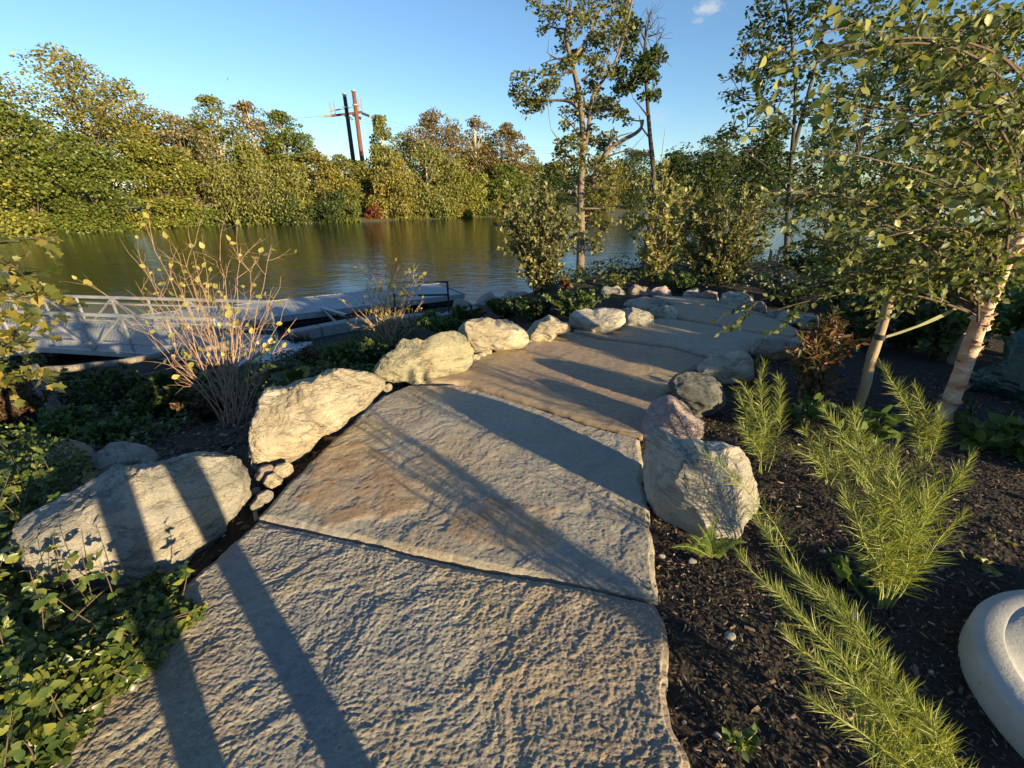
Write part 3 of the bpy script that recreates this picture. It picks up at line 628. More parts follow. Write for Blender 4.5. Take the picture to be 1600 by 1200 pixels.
for i, (x, y, w_) in enumerate(((742, 562, 9), (752, 557, 8), (762, 553, 9), (728, 566, 7), (832, 534, 6))):
    rock([(x-w_, y), (x-w_*.6, y-w_*.7), (x+w_*.5, y-w_*.8), (x+w_, y), (x, y+w_*.5)], .12, ('broken pale chip, '+('nearest of those', 'second of those', 'third of those', 'lowest of those', 'lone one')[i]+' below the angular yellow boulder') if i < 4 else 'broken chip below the small lumpy boulder', 'boulder_buff', 200+i, 3, name='stone_chip', group='stone chips below the left boulders', z=-.02)
# white pebbles lying on the mulch
for i, (x, y, w_) in enumerate(((1140, 995, 9), (1120, 1152, 9), (1082, 878, 6), (1333, 963, 8), (1033, 870, 6), (1070, 1130, 5), (1120, 788+60, 4), (1190, 832, 4), (1286, 863, 6), (1455, 1051, 5), (1320, 1030, 4), (1180, 1000, 4))):
    lb = ('largest white pebble on the mulch beside the near slab', 'pale pebble on the mulch near the bottom edge', 'white pebble on the mulch below the fern', 'white pebble left of the concrete edge', 'pale pebble by the slab corner above the fern',
          'small pebble against the near slab edge at the bottom', 'tiny pebble right of the fern', 'tiny white pebble under the big whitish block', 'grey pebble between the two feathery clumps', 'tiny pebble beside the concrete at right', 'tiny pebble right of the lowest plume', 'tiny pebble left of the lowest plume')[i]
    rock([(x-w_, y+1), (x-w_*.7, y-w_*.7), (x+w_*.4, y-w_*.8), (x+w_, y-w_*.1), (x+w_*.5, y+w_*.6), (x-w_*.5, y+w_*.6)], .022, lb, 'boulder_white', 220+i, 3, name='pebble', group='white pebbles on the mulch', z=float(bed_z(on(x, y, 0)[None, :2])[0])+.004, rough=.6)

# ---------------------------------------------------------------- landing, gangway, dock
def flat_poly(name, px, z, th, mat, pts=None):
    P = np.array(pts if pts is not None else [on(x, y, z)[:2] for x, y in px]); n = len(P)
    a_ = 0.5*np.sum(P[:, 0]*np.roll(P[:, 1], -1)-np.roll(P[:, 0], -1)*P[:, 1])
    if a_ < 0: P = P[::-1]
    V = np.concatenate([np.c_[P, np.full(n, z)], np.c_[P, np.full(n, z-th)]]); i = np.arange(n); j = (i+1) % n
    mb = MB(); mb.add(V, [i[None], (i+n)[None, ::-1]]); mb.add(V, [np.stack([i, i+n, j+n, j], -1)]); return mb
ZL = -1.93
structure('asphalt_walk', flat_poly('a', [(350, 600), (417, 577), (492, 536), (470, 528), (540, 520), (600, 516), (690, 508), (720, 520), (700, 570), (600, 600), (480, 640)], ZL, .25, 0).mesh('asphalt_walk', M['asphalt']))
pad = thing('landing_plate', 'white landing plate with black and lime stripes at the end of the gangway', 'plate', on(440, 553, ZL+.06))
c4 = [on(x, y, ZL+.06)[:2] for x, y in ((345, 578), (417, 576), (489, 534), (404, 530))]
flat_poly('p', None, ZL+.06, .06, 0, c4).build('plate', M['white'], pad)
e0, e1, e2, e3 = [np.array(p) for p in c4]
def stripe(a, b, mat, nm):
    A0 = e0+(e1-e0)*a; A1 = e0+(e1-e0)*b; B0 = e3+(e2-e3)*a; B1 = e3+(e2-e3)*b
    k0, k1 = .12, .86
    flat_poly('s', None, ZL+.068, .006, 0, [A0+(B0-A0)*k0, A1+(B1-A1)*k0, A1+(B1-A1)*k1, A0+(B0-A0)*k1]).build(nm, mat, pad)
stripe(.10, .19, M['stripe_black'], 'black_stripe'); stripe(.30, .42, M['stripe_black'], 'black_stripe'); stripe(.43, .52, M['stripe_lime'], 'lime_stripe')
# granite kerbs along the water
kp = [on(x, y, ZL+.12) for x, y in ((455, 526), (500, 517), (546, 508), (592, 503), (640, 500), (690, 497))]
gk = 'granite kerb blocks along the water'
for i, (a, b) in enumerate(zip(kp[:-1], kp[1:])):
    a = np.array(a); b = np.array(b); g_ = (b-a)/np.linalg.norm(b-a)*.012
    t = MB(); n = 7
    A_ = a+g_; B_ = b-g_; up = np.array([0, 0, 1.]); v_ = np.cross(up, unit(B_-A_))
    for k in range(1): t.bar((A_+B_)/2-(B_-A_)/2, (A_+B_)/2+(B_-A_)/2, .34, .3)
    me = t.mesh('granite_kerb', M['granite'], False, A_)
    o = link('granite_kerb', me, loc=A_); md = o.modifiers.new('b', 'BEVEL'); md.width = .02; md.segments = 2
    tag(o, ('leftmost granite kerb block beside the white landing plate', 'second granite kerb block from the landing plate', 'third granite kerb block, behind the smaller bare shrub', 'fourth granite kerb block, right of the smaller bare shrub', 'rightmost granite kerb block near the black railing')[i], 'kerb', gk)
structure('granite_terrace', flat_poly('g', [(640, 515), (700, 486), (740, 480), (785, 477), (792, 486), (765, 494), (748, 500), (715, 515), (690, 530)], ZL-.02, .4, 0).mesh('granite_terrace', M['granite']))
for i, (ol, lb) in enumerate(((((698, 489), (706, 480), (735, 475), (745, 479), (720, 487)), 'flat tan rock slab at the water beside the black railing post'),
       (((744, 479), (750, 466), (772, 461), (784, 470), (780, 481), (760, 483)), 'dark angular block at the water left of the leafy shrub'), (((775, 482), (788, 462), (820, 458), (830, 475), (815, 490), (790, 492)), 'dark block under the leafy shrub by the water'))):
    rock(ol, .8, lb, 'boulder_grey', 300+i, 4, z=-2.15, facets=10)

# gangway: aluminium truss bridge leading left from the landing plate
A0 = np.array([-6.62, 9.15, -1.95]); U = np.array([-5.13, 1.1, -.13]); U = U/np.linalg.norm(U); Wd = np.array([.21, .977, 0]); Wd /= np.linalg.norm(Wd)
LEN = 11.7; WID = 1.72; HT = .98; up = np.array([0, 0, 1.0]); NP = 9; PL = LEN/NP
gw_ = thing('gangway', 'silver aluminium truss gangway running out over the water at left', 'gangway', A0+Wd*WID/2)
t = MB(); t.bar(A0+Wd*WID/2+up*.03, A0+U*LEN+Wd*WID/2+up*.03, WID-.08, .05); dk = t.build('deck', M['deck'], gw_)
t = MB()
for k in range(int(LEN/.1)):
    p = A0+U*(k*.1+.05)+up*.062; t.bar(p+Wd*.06, p+Wd*(WID-.06), .05, .012)
t.build('tread_rib', M['galv'], dk, kind='stuff')
for side in (0, 1):
    B_ = A0+Wd*WID*side; sgn = -1 if side == 0 else 1
    for nm, h, w, th in (('bottom_chord', .0, .07, .13), ('top_chord', HT, .055, .075), ('handrail', HT-.16, .032, .032), ('kick_rail', .25, .03, .03)):
        t = MB(); off = 0 if nm.endswith('chord') else -sgn*.075
        t.bar(B_+up*h+Wd*off, B_+U*LEN+up*h+Wd*off, w, th); t.build(nm, M['galv'], gw_)
    for k in range(NP+1):
        t = MB(); p = B_+U*min(k*PL, LEN-.04)+U*.035; t.bar(p+up*.08, p+up*(HT-.05), .045, .045, U); t.build('post', M['galv'], gw_)
    for k in range(NP):
        t = MB(); a, b = B_+U*(k*PL+.06), B_+U*((k+1)*PL-.02)
        (t.bar(a+up*.085, b+up*(HT-.055), .04, .04, Wd) if k % 2 else t.bar(a+up*(HT-.055), b+up*.085, .04, .04, Wd)); t.build('diagonal', M['galv'], gw_)
    t = MB(); off = Wd*(-sgn*.05); s_ = .11
    for k in range(int((LEN+HT)/s_)):
        for dr in (1, -1):
            x0 = k*s_; z0 = .1; x1 = x0-(HT-.2); z1 = HT-.1
            if dr < 0: x0, x1 = x1, x0
            q0, q1 = np.array([x0, z0]), np.array([x1, z1]); lo, hi = 0.0, LEN
            def clip(q0, q1):
                d = q1-q0; ts = [0, 1]
                for lim, sg in ((lo, 1), (hi, -1)):
                    a0 = sg*(q0[0]-lim); a1 = sg*(q1[0]-lim)
                    if a0 < 0 and a1 < 0: return None
                    if a0 < 0: ts[0] = max(ts[0], a0/(a0-a1))
                    elif a1 < 0: ts[1] = min(ts[1], a0/(a0-a1))
                return (q0+d*ts[0], q0+d*ts[1]) if ts[1] > ts[0] else None
            cpt = clip(q0, q1)
            if cpt is None: continue
            pa = B_+U*cpt[0][0]+up*cpt[0][1]+off; pb = B_+U*cpt[1][0]+up*cpt[1][1]+off
            if np.linalg.norm(pb-pa) > .05: t.tube([pa, pb], .0028, 3, False)
    t.build('wire_mesh', M['galv'], gw_, kind='stuff')
# floating dock
D0 = on(417, 496, -2.33); D1 = on(640, 469, -2.33); Ud = unit(D1-D0); Vd = np.array([-Ud[1], Ud[0], 0])
dock = thing('floating_dock', 'long pale grey plank floating dock on the river', 'dock', D0)
Ld = np.linalg.norm(D1-D0)+2.4; L0 = -7.5; DW = 2.7
t = MB(); nb = int((Ld-L0)/.152)
for k in range(nb):
    c = D0+Ud*(L0+k*.152+.076)+Vd*DW/2; t.box(c-up*.02, (.144, DW, .04), np.stack([Ud, Vd, up]))
t.build('deck_boards', M['deck'], dock, kind='stuff')
for v in (-.03, DW+.03):
    t = MB(); t.bar(D0+Ud*L0+Vd*v-up*.10, D0+Ud*Ld+Vd*v-up*.10, .05, .22); t.build('fascia', M['galv'], dock)
for v in (Ld+.03, L0-.03):
    t = MB(); t.bar(D0+Ud*v-up*.10, D0+Ud*v+Vd*DW-up*.10, .05, .22); t.build('fascia', M['galv'], dock)
for k in range(6):
    t = MB(); c = D0+Ud*(L0+1.2+k*(Ld-L0-2)/5)+Vd*DW/2-up*.36; t.box(c, (1.6, DW-.3, .36), np.stack([Ud, Vd, up])); t.build('float', M['float'], dock)
q = thing('dock_brace', 'triangular grey steel brace between dock and shore', 'brace', on(503, 484, -2.4))
pb0, pb1, pb2 = on(503, 483, -2.35), on(556, 498, -2.2), on(527, 507, -2.2)
t = MB(); t.bar(pb0, pb1, .14, .14); t.build('arm', M['galv'], q); t = MB(); t.bar(pb0, pb2, .07, .1); t.build('arm', M['black'], q)
# black railing
rl = thing('black_railing', 'black steel railing frame at the water behind the smaller bare shrub', 'railing', on(702, 490, -1.98))
r1 = on(702, 490, -1.98); r0 = on(619, 492, -1.98)
for p in (r0, r1):
    t = MB(); t.bar(p, p+up*1.06, .06, .06, unit(r1-r0)); t.build('post', M['black'], rl)
for h in (1.03, .62):
    t = MB(); t.bar(r0+up*h+unit(r1-r0)*.026, r1+up*h-unit(r1-r0)*.026, .055, .055); t.build('rail', M['black'], rl)

# log fence on the slope
f0 = at(93, 648, 6.3); ft = at(50, 574, 6.15)
fn = thing('log_fence', 'rustic grey log fence with split rail below the gangway', 'fence', f0-np.array([0, 0, .2]))
def logtube(a, b, r0, r1, seed, k=10, n=16):
    a = np.array(a); b = np.array(b); tt = np.linspace(0, 1, n)[:, None]; P = a+(b-a)*tt
    P = P+np.c_[fbm(P*2+seed, 2), fbm(P*2+seed+9, 2), fbm(P*2+seed+20, 2)]*.03
    R = (r0+(r1-r0)*tt[:, 0])*(1+.18*fbm(P*6+seed, 2)); t = MB(); t.tube(P, R, k); return t
logtube(f0-np.array([0, 0, .2]), ft+np.array([0, 0, .03]), .085, .075, 3).build('post', M['log'], fn, True)
logtube(at(62, 580, 6.25), at(186, 567, 6.6), .06, .05, 5).build('rail', M['log'], fn, True)
logtube(at(170, 569, 6.6), at(345, 540, 7.6), .055, .045, 8).build('rail', M['log'], fn, True)
pe = at(350, 541, 7.6); logtube([pe[0], pe[1], gz(pe[0], pe[1])-.2], pe+np.array([0, 0, .08]), .075, .07, 12).build('post', M['log'], fn, True)
for dy in (20, 42, 62):
    t = MB(); t.tube([at(0, 585+dy, 6.2), at(70, 578+dy, 6.25), at(200, 572+dy*.9, 6.7), at(345, 545+dy*.7, 7.6)], .003, 3, False); t.build('wire', M['galv'], fn)

# twin transmission poles beyond the far trees
pb = at(556, 300, 118.0); pz = gz(pb[0], pb[1])
def pole(name, pxs, d, r0, r1, mat, label):
    b_ = at(*pxs[0], d); tp = at(*pxs[1], d); base = np.array([b_[0], b_[1], gz(b_[0], b_[1])])
    top = np.array([b_[0], b_[1], tp[2]])
    o = thing(name, label, 'pole', base, 'twin transmission poles beyond the far trees')
    t = MB(); t.tube([base-up*.5, (base+top)/2, top], [r0, (r0+r1)/2, r1], 14); t.build('shaft', mat, o, True)
    t = MB(); t.tube([top, top+up*.25], [r1*1.25, r1*1.2], 14); t.build('cap', M['insul'], o)
    t = MB(); t.tube([top-up*3.0, top-up*2.7], [r1*1.5, r1*1.5], 14); t.build('collar', M['insul'], o)
    return o, top
o1, t1 = pole('transmission_pole', ((552, 250), (533, 156)), 115, .66, .46, M['corten_dark'], 'dark brown left pole of the tall twin transmission poles')
o2, t2 = pole('transmission_pole', ((566, 250), (549, 152)), 112, .66, .46, M['corten'], 'rust red right pole of the tall twin transmission poles')
ca = at(518, 181, 113.5); cb = at(566, 175, 113.5)
arm = thing('pole_crossarm', 'crossarm with insulators and wires joining the twin poles', 'crossarm', (ca+cb)/2)
t = MB(); t.bar(ca, cb, .4, .5); t.build('beam', M['corten'], arm)
t = MB(); t.bar(ca+up*1.1, cb+up*1.5, .25, .25); t.build('rail', M['insul'], arm)
for p in (ca, ca+(cb-ca)*.12, ca+(cb-ca)*.9, cb):
    t = MB(); t.bar(p, p+up*3.2, .25, .25); t.build('stay', M['insul'], arm)
for a_, b2 in ((at(506, 181, 113), ca), (cb-up*.3, at(579, 182, 110)), (ca+(cb-ca)*.7-up*.4, at(566, 186, 109)), (ca+(cb-ca)*.45-up*.4, at(549, 186, 109))):
    t = MB(); t.tube([a_, b2], .34, 6); t.build('insulator', M['insul'], arm)
for (a_, b2) in (((506, 181, 113), (300, 172, 190)), ((579, 182, 110), (900, 232, 160)), ((566, 186, 109), (900, 236, 160)), ((549, 186, 109), (900, 241, 160))):
    p, q2 = at(*a_), at(*b2); tt = np.linspace(0, 1, 14)[:, None]; P = p+(q2-p)*tt-up*(4*tt*(1-tt))*2.0
    t = MB(); t.tube(P, .035, 3, False); t.build('wire', M['insul'], arm)
mast = at(641, 290, 130); o = thing('antenna_mast', 'thin pale mast far behind the trees right of the twin poles', 'mast', (mast[0], mast[1], gz(mast[0], mast[1])))
tp = at(641, 215, 130); t = MB(); t.tube([(mast[0], mast[1], gz(mast[0], mast[1])), (mast[0], mast[1], tp[2])], [.3, .12], 6); t.build('shaft', M['insul'], o)
mast = at(1027, 300, 120); o = thing('antenna_mast', 'thin mast beyond the river right of the slender tree', 'mast', (mast[0], mast[1], gz(mast[0], mast[1])))
tp = at(1027, 207, 120); t = MB(); t.tube([(mast[0], mast[1], gz(mast[0], mast[1])), (mast[0], mast[1], tp[2])], [.25, .1], 6); t.build('shaft', M['insul'], o)

# ---------------------------------------------------------------- trees across the river
def clump_leaves(C, R, n, rr, flat=.7, size=.3, up_bias=.6, droop=0.0, streak=None):
    """leaves spread over the outer part of many clumps"""
    C = np.asarray(C, float); R = np.asarray(R, float)
    wgt = R**2; idx = rr.choice(len(C), n, p=wgt/wgt.sum())
    u = unit(rr.normal(size=(n, 3))); u[:, 2] = np.where((u[:, 2] < 0) & (rr.uniform(size=n) < .45), -u[:, 2], u[:, 2])
    rad = rr.uniform(.25, 1.0, n)**.5
    P = C[idx]+u*(R[idx]*rad)[:, None]*[1, 1, flat]
    if droop: P[:, 2] -= droop*R[idx]*rr.uniform(0, 1, n)**1.5
    D = unit(rr.normal(size=(n, 3))*[1, 1, .5]+u*.6-np.array([0, 0, .25+2*droop]))
    N = unit(rr.normal(size=(n, 3))*.7+u*.6+np.array([0, 0, up_bias]))
    S = size*rr.uniform(.6, 1.35, n)
    return P, D, N, S
def curve(p0, p1, rr, bend=.12, n=7):
    p0 = np.asarray(p0, float); p1 = np.asarray(p1, float); L_ = np.linalg.norm(p1-p0); t = np.linspace(0, 1, n)[:, None]
    off = rr.normal(size=3)*bend*L_; return p0+(p1-p0)*t+off*(t*(1-t)*2)
def crown_tree(base, H, Wd_, rr, name, label, leaf, bark, n=6500, size=.32, shape='oval', low=.18, airy=0.0, droop=0.0, flat=.6, group=None, cat='tree', lean=(0, 0), nclump=None, trunk_r=None, depth=.8):
    base = np.asarray(base, float); o = thing(name, label, cat, base, group); r0 = trunk_r or .016*H+.06
    top = base+np.array([lean[0], lean[1], H*.93])
    tp = curve(base-up*.3, top, rr, .03, 9); t = MB(); t.tube(tp, np.linspace(r0, r0*.2, 9), 7)
    m = nclump or int(46+12*rr.uniform()+(18 if airy else 0)); C = []; R = []
    while len(C) < m:
        z = rr.uniform(low, 1.0); f = {'oval': math.sin(math.pi*min(1, max(.05, (z-low)/(1-low)*.86+.12)))**.6, 'cone': (1.05-z)**.7, 'spread': (.25+.75*min(1, (z-low)/(.55-low+.01)))*math.sqrt(max(.02, 1.04-z*z*.98)), 'column': .75*math.sin(math.pi*min(1, max(.06, (z-low)/(1-low)*.9+.08)))**.4}[shape]
        a = rr.uniform(0, 2*math.pi); q = math.sqrt(rr.uniform(.05, 1))
        rc = Wd_*(.17+.12*rr.uniform())*(1-.1*airy)
        x = math.cos(a)*q*(Wd_*f-rc*.6); y = math.sin(a)*q*(Wd_*f-rc*.6)*depth
        k = base+(top-base)*z; C.append([k[0]+x, k[1]+y, base[2]+z*H-rc*.5]); R.append(rc*(1.0 if z < .8 else .72))
    C = np.array(C); R = np.array(R)
    for c_ in C[::2]:
        zz = np.clip((c_[2]-base[2])/H-.22, .08, .9); i = zz*8; k = int(i); s0 = tp[k]+(tp[min(k+1, 8)]-tp[k])*(i-k)
        t.tube(curve(s0, c_, rr, .1, 5), np.linspace(r0*.32*(1-zz*.7), r0*.06, 5), 4, False)
    t.build('trunk', bark, o, True)
    P, D, N, S = clump_leaves(C, R*(1.15 if airy == 0 else 1.3), n, rr, flat, size, .6, droop)
    foliage(o, P, D, N, S, 'diamond', leaf, pname='crown')
    return o
gt = 'trees on the far bank of the river'
FT = [ # px, base y, top y, half width px, push back m, leaf, bark, shape, kwargs, label
 (-60, 375, 88, 150, 3, 'yellowgreen', 'bark', 'spread', dict(n=11000, low=.06), 'broad yellow green tree at the left edge across the river'),
 (70, 366, 150, 90, 2, 'green', 'bark', 'spread', dict(n=9000, low=.04, flat=.4), 'green layered tree low over the water beside the left edge tree'),
 (190, 360, 84, 92, 10, 'gold', 'bark', 'oval', dict(n=5200, low=.3, airy=1), 'tall airy golden tree with open windblown top at left'),
 (170, 362, 205, 80, 1, 'green', 'bark', 'spread', dict(n=8500, low=.03, flat=.4), 'rounded mid green tree in front of the airy golden tree'),
 (268, 357, 195, 70, 2, 'yellowgreen', 'bark', 'spread', dict(n=7500, low=.04, flat=.45), 'yellow green tree left of the silvery one across the river'),
 (318, 354, 180, 52, 4, 'silver', 'bark', 'oval', dict(n=6000, low=.08), 'silvery pale leaved tree across the river'),
 (255, 356, 128, 55, 12, 'gold', 'bark', 'oval', dict(n=3500, low=.4, airy=1), 'thin golden crown rising behind the silvery tree'),
 (372, 352, 152, 48, 9, 'willow', 'bark_white', 'oval', dict(n=4200, low=.3, airy=1), 'airy tree with pale crooked limbs right of the silvery one'),
 (425, 351, 158, 36, 12, 'brown', 'bark_white', 'oval', dict(n=2300, low=.4, airy=1), 'half bare reddish tree top behind the willow'),
 (412, 351, 215, 72, 3, 'willow', 'bark_white', 'oval', dict(n=8500, low=.1, droop=1.5, flat=.8), 'drooping olive willow left of the twin poles'),
 (468, 349, 172, 40, 9, 'green', 'bark', 'oval', dict(n=4200, low=.25), 'green tree just left of the twin poles'),
 (505, 348, 232, 48, 4, 'gold', 'bark', 'oval', dict(n=5600, low=.08), 'golden olive tree in front of the twin poles'),
 (545, 347, 240, 40, 5, 'willow', 'bark_white', 'spread', dict(n=4300, low=.05), 'low olive tree under the twin poles'),
 (578, 346, 250, 34, 6, 'willow', 'bark_white', 'spread', dict(n=4300, low=.04), 'olive tree at the right foot of the twin poles'),
 (611, 346, 176, 33, 10, 'willow', 'bark_white', 'column', dict(n=4200, low=.25, droop=1.2), 'tall drooping narrow birch right of the twin poles'),
 (622, 345, 238, 42, 2, 'gold', 'bark_white', 'oval', dict(n=4600, low=.12, droop=.8), 'golden birch with white trunk leaning at the water'),
 (690, 342, 168, 48, 13, 'brown', 'bark', 'oval', dict(n=4300, low=.3, airy=.6), 'russet tree top in the middle of the far bank'),
 (672, 343, 214, 58, 4, 'willow', 'bark_white', 'oval', dict(n=6800, low=.08, droop=1.2), 'green willow in front of the russet tree top'),
 (745, 341, 180, 40, 14, 'brown', 'bark_white', 'oval', dict(n=3600, low=.3, airy=1), 'thin brown tree with pale forked limbs'),
 (793, 339, 192, 38, 10, 'brown', 'bark', 'oval', dict(n=5200, low=.2), 'orange brown rounded tree at the right of the far bank'),
 (722, 341, 240, 44, 3, 'yellowgreen', 'bark_white', 'oval', dict(n=5400, low=.06, droop=.6), 'yellow green tree between willow and orange brown tree'),
 (790, 339, 252, 50, 4, 'green', 'bark', 'spread', dict(n=5600, low=.04), 'low green tree under the orange brown rounded tree'),
 (470, 350, 205, 70, 16, 'yellowgreen', 'bark', 'spread', dict(n=5200, low=.1), 'yellow green tree in the second row left of the twin poles'),
 (345, 353, 190, 60, 15, 'green', 'bark', 'spread', dict(n=4800, low=.1), 'green tree in the second row behind the silvery one'),
 (100, 364, 128, 90, 14, 'yellowgreen', 'bark', 'spread', dict(n=5600, low=.1), 'yellow green tree in the second row behind the layered tree'),
 (650, 344, 205, 60, 16, 'willow', 'bark', 'spread', dict(n=4800, low=.1), 'olive tree in the second row behind the golden birch'),
 (755, 341, 212, 60, 18, 'gold', 'bark', 'spread', dict(n=4800, low=.1), 'golden tree in the second row behind the thin brown one'),
 (830, 338, 240, 44, 14, 'willow', 'bark', 'spread', dict(n=4200, low=.05), 'low olive tree at the right end of the far grove'),
 (868, 336, 250, 48, 8, 'dark', 'bark', 'spread', dict(n=5600, low=.04), 'dark green tree behind the big near tree'),
 (935, 333, 238, 50, 6, 'gold', 'bark', 'spread', dict(n=5600, low=.04), 'olive tree across the water just right of the big trunk'),
 (985, 331, 232, 52, 4, 'dark', 'bark_dark', 'spread', dict(n=6500, low=.03), 'dark bushy tree across the water behind the slender tree'),
 (1050, 329, 240, 50, 6, 'dark', 'bark_dark', 'spread', dict(n=6000, low=.03), 'dark green tree right of the slender tree across the water'),
 (1110, 327, 226, 56, 8, 'willow', 'bark', 'spread', dict(n=6000, low=.03), 'olive tree on the far bank below the dark ridge'),
 (1170, 325, 222, 60, 8, 'gold', 'bark', 'spread', dict(n=6000, low=.03), 'yellowish tree on the far bank at right'),
 (1250, 323, 210, 70, 10, 'dark', 'bark_dark', 'spread', dict(n=5000, low=.03), 'dark far bank tree seen behind the birch leaves'),
 (1350, 321, 200, 80, 10, 'green', 'bark_dark', 'spread', dict(n=4500, low=.03), 'green far bank tree mostly hidden behind the birch'),
]
for i, (px, by_, ty, hw, back, lf, bk, shp, kw, lb) in enumerate(FT):
    rr = np.random.RandomState(500+i); b_ = on(px, by_, WATER); dh = unit(np.array([b_[0], b_[1], 0.])); b_ = b_+dh*(back+1.0); b_[2] = gz(b_[0], b_[1])
    d = (b_[1]*cP-(b_[2]-1.55)*sP); r_ = ray(px, ty); tz = EYE[2]+r_[2]/np.hypot(r_[0], r_[1])*np.hypot(b_[0], b_[1])
    wd = 1.12*hw*np.hypot(b_[0], b_[1])/math.hypot(FOC, 300)*(1/math.hypot(1, (px-800)/FOC))*1.0*math.hypot(1, (px-800)/FOC)**.3
    kw = dict(kw); kw['n'] = int(kw['n']*1.85); sz = .0046*np.hypot(b_[0], b_[1])
    crown_tree(b_, (tz-b_[2])*1.0, wd, rr, 'far_tree', lb, L[lf], M[bk], size=max(.24, min(.46, sz*.95)), shape=shp, group=gt, **kw)
# shrubs right at the far waterline
for i, (px, by_, ty, hw, lf, lb) in enumerate(((455, 351, 292, 40, 'dark', 'dark green willow shrub dipping into the water left of centre'), (515, 349, 285, 40, 'dark', 'dark rounded shrub at the far waterline below the poles'), (585, 346, 315, 20, 'red', 'small dull red bush on the far bank'),
      (20, 372, 320, 60, 'yellowgreen', 'yellow green bush at the far waterline at the left edge'), (110, 364, 325, 55, 'green', 'leafy bush at the far waterline at left'), (215, 358, 322, 50, 'yellowgreen', 'sunlit bush at the far waterline below the golden tree'), (320, 354, 318, 45, 'green', 'green bush at the far waterline below the silvery tree'), (385, 352, 305, 30, 'dark', 'small dark bush at the far waterline left of the willow shrub'),
      (650, 344, 312, 30, 'willow', 'olive bush at the far waterline right of the white trunk'), (705, 342, 310, 28, 'gold', 'golden bush at the far waterline near centre'), (750, 340, 308, 30, 'dark', 'dark bush at the far waterline under the brown tree'), (615, 345, 312, 28, 'willow', 'olive bush at the far waterline below the white birch trunk'), (680, 343, 314, 26, 'dark', 'dark bush at the far waterline under the willow'), (728, 341, 310, 26, 'yellowgreen', 'yellow green bush at the far waterline at centre'), (550, 348, 305, 30, 'green', 'green bush at the far waterline left of the red bush'), (782, 339.5, 306, 28, 'gold', 'golden bush at the far waterline under the orange brown tree'), (815, 338, 300, 34, 'green', 'green bush at the far waterline behind the leafy near shrub'))):
    rr = np.random.RandomState(700+i); b_ = on(px, by_-1, WATER); dh = unit(np.array([b_[0], b_[1], 0.])); b_ = b_+dh*.2; b_[2] = max(gz(b_[0], b_[1]), WATER)
    r_ = ray(px, ty); tz = EYE[2]+r_[2]/np.hypot(r_[0], r_[1])*np.hypot(b_[0], b_[1]); wd = hw*np.hypot(b_[0], b_[1])/FOC/1.05
    crown_tree(b_, tz-b_[2], wd, rr, 'far_bush', lb, L[lf], M['bark'], n=3200, size=.32, shape='spread', low=.02, group='bushes along the far waterline', cat='bush', nclump=22, trunk_r=.08, depth=.7, droop=.5)
# distant wood closing the horizon
rr = np.random.RandomState(77); C = []
for px in range(-150, 1700, 16):
    b_ = on(px, 322, WATER) if False else at(px, 300, 1.0)-EYE; dh = unit(np.array([b_[0], b_[1], 0])); dist = 170+30*rr.uniform()
    hgt = 9+5*rr.uniform()+(6 if px > 950 else 0)
    for k in range(5): C.append([dh[0]*dist+rr.normal()*3, dh[1]*dist+rr.normal()*6, -1.5+hgt*(k+.4)/5])
C = np.array(C); C = C[~inside(C[:, :2], RIVER)]
P, D, N, S = clump_leaves(C, np.full(len(C), 3.6), 30000, rr, .8, .9)
w_o = thing('distant_wood', 'distant band of woodland along the horizon', 'woodland', (0, 180, -1)); w_o['kind'] = 'stuff'
foliage(w_o, P, D, N, S, 'diamond', L['dark'], pname='foliage')

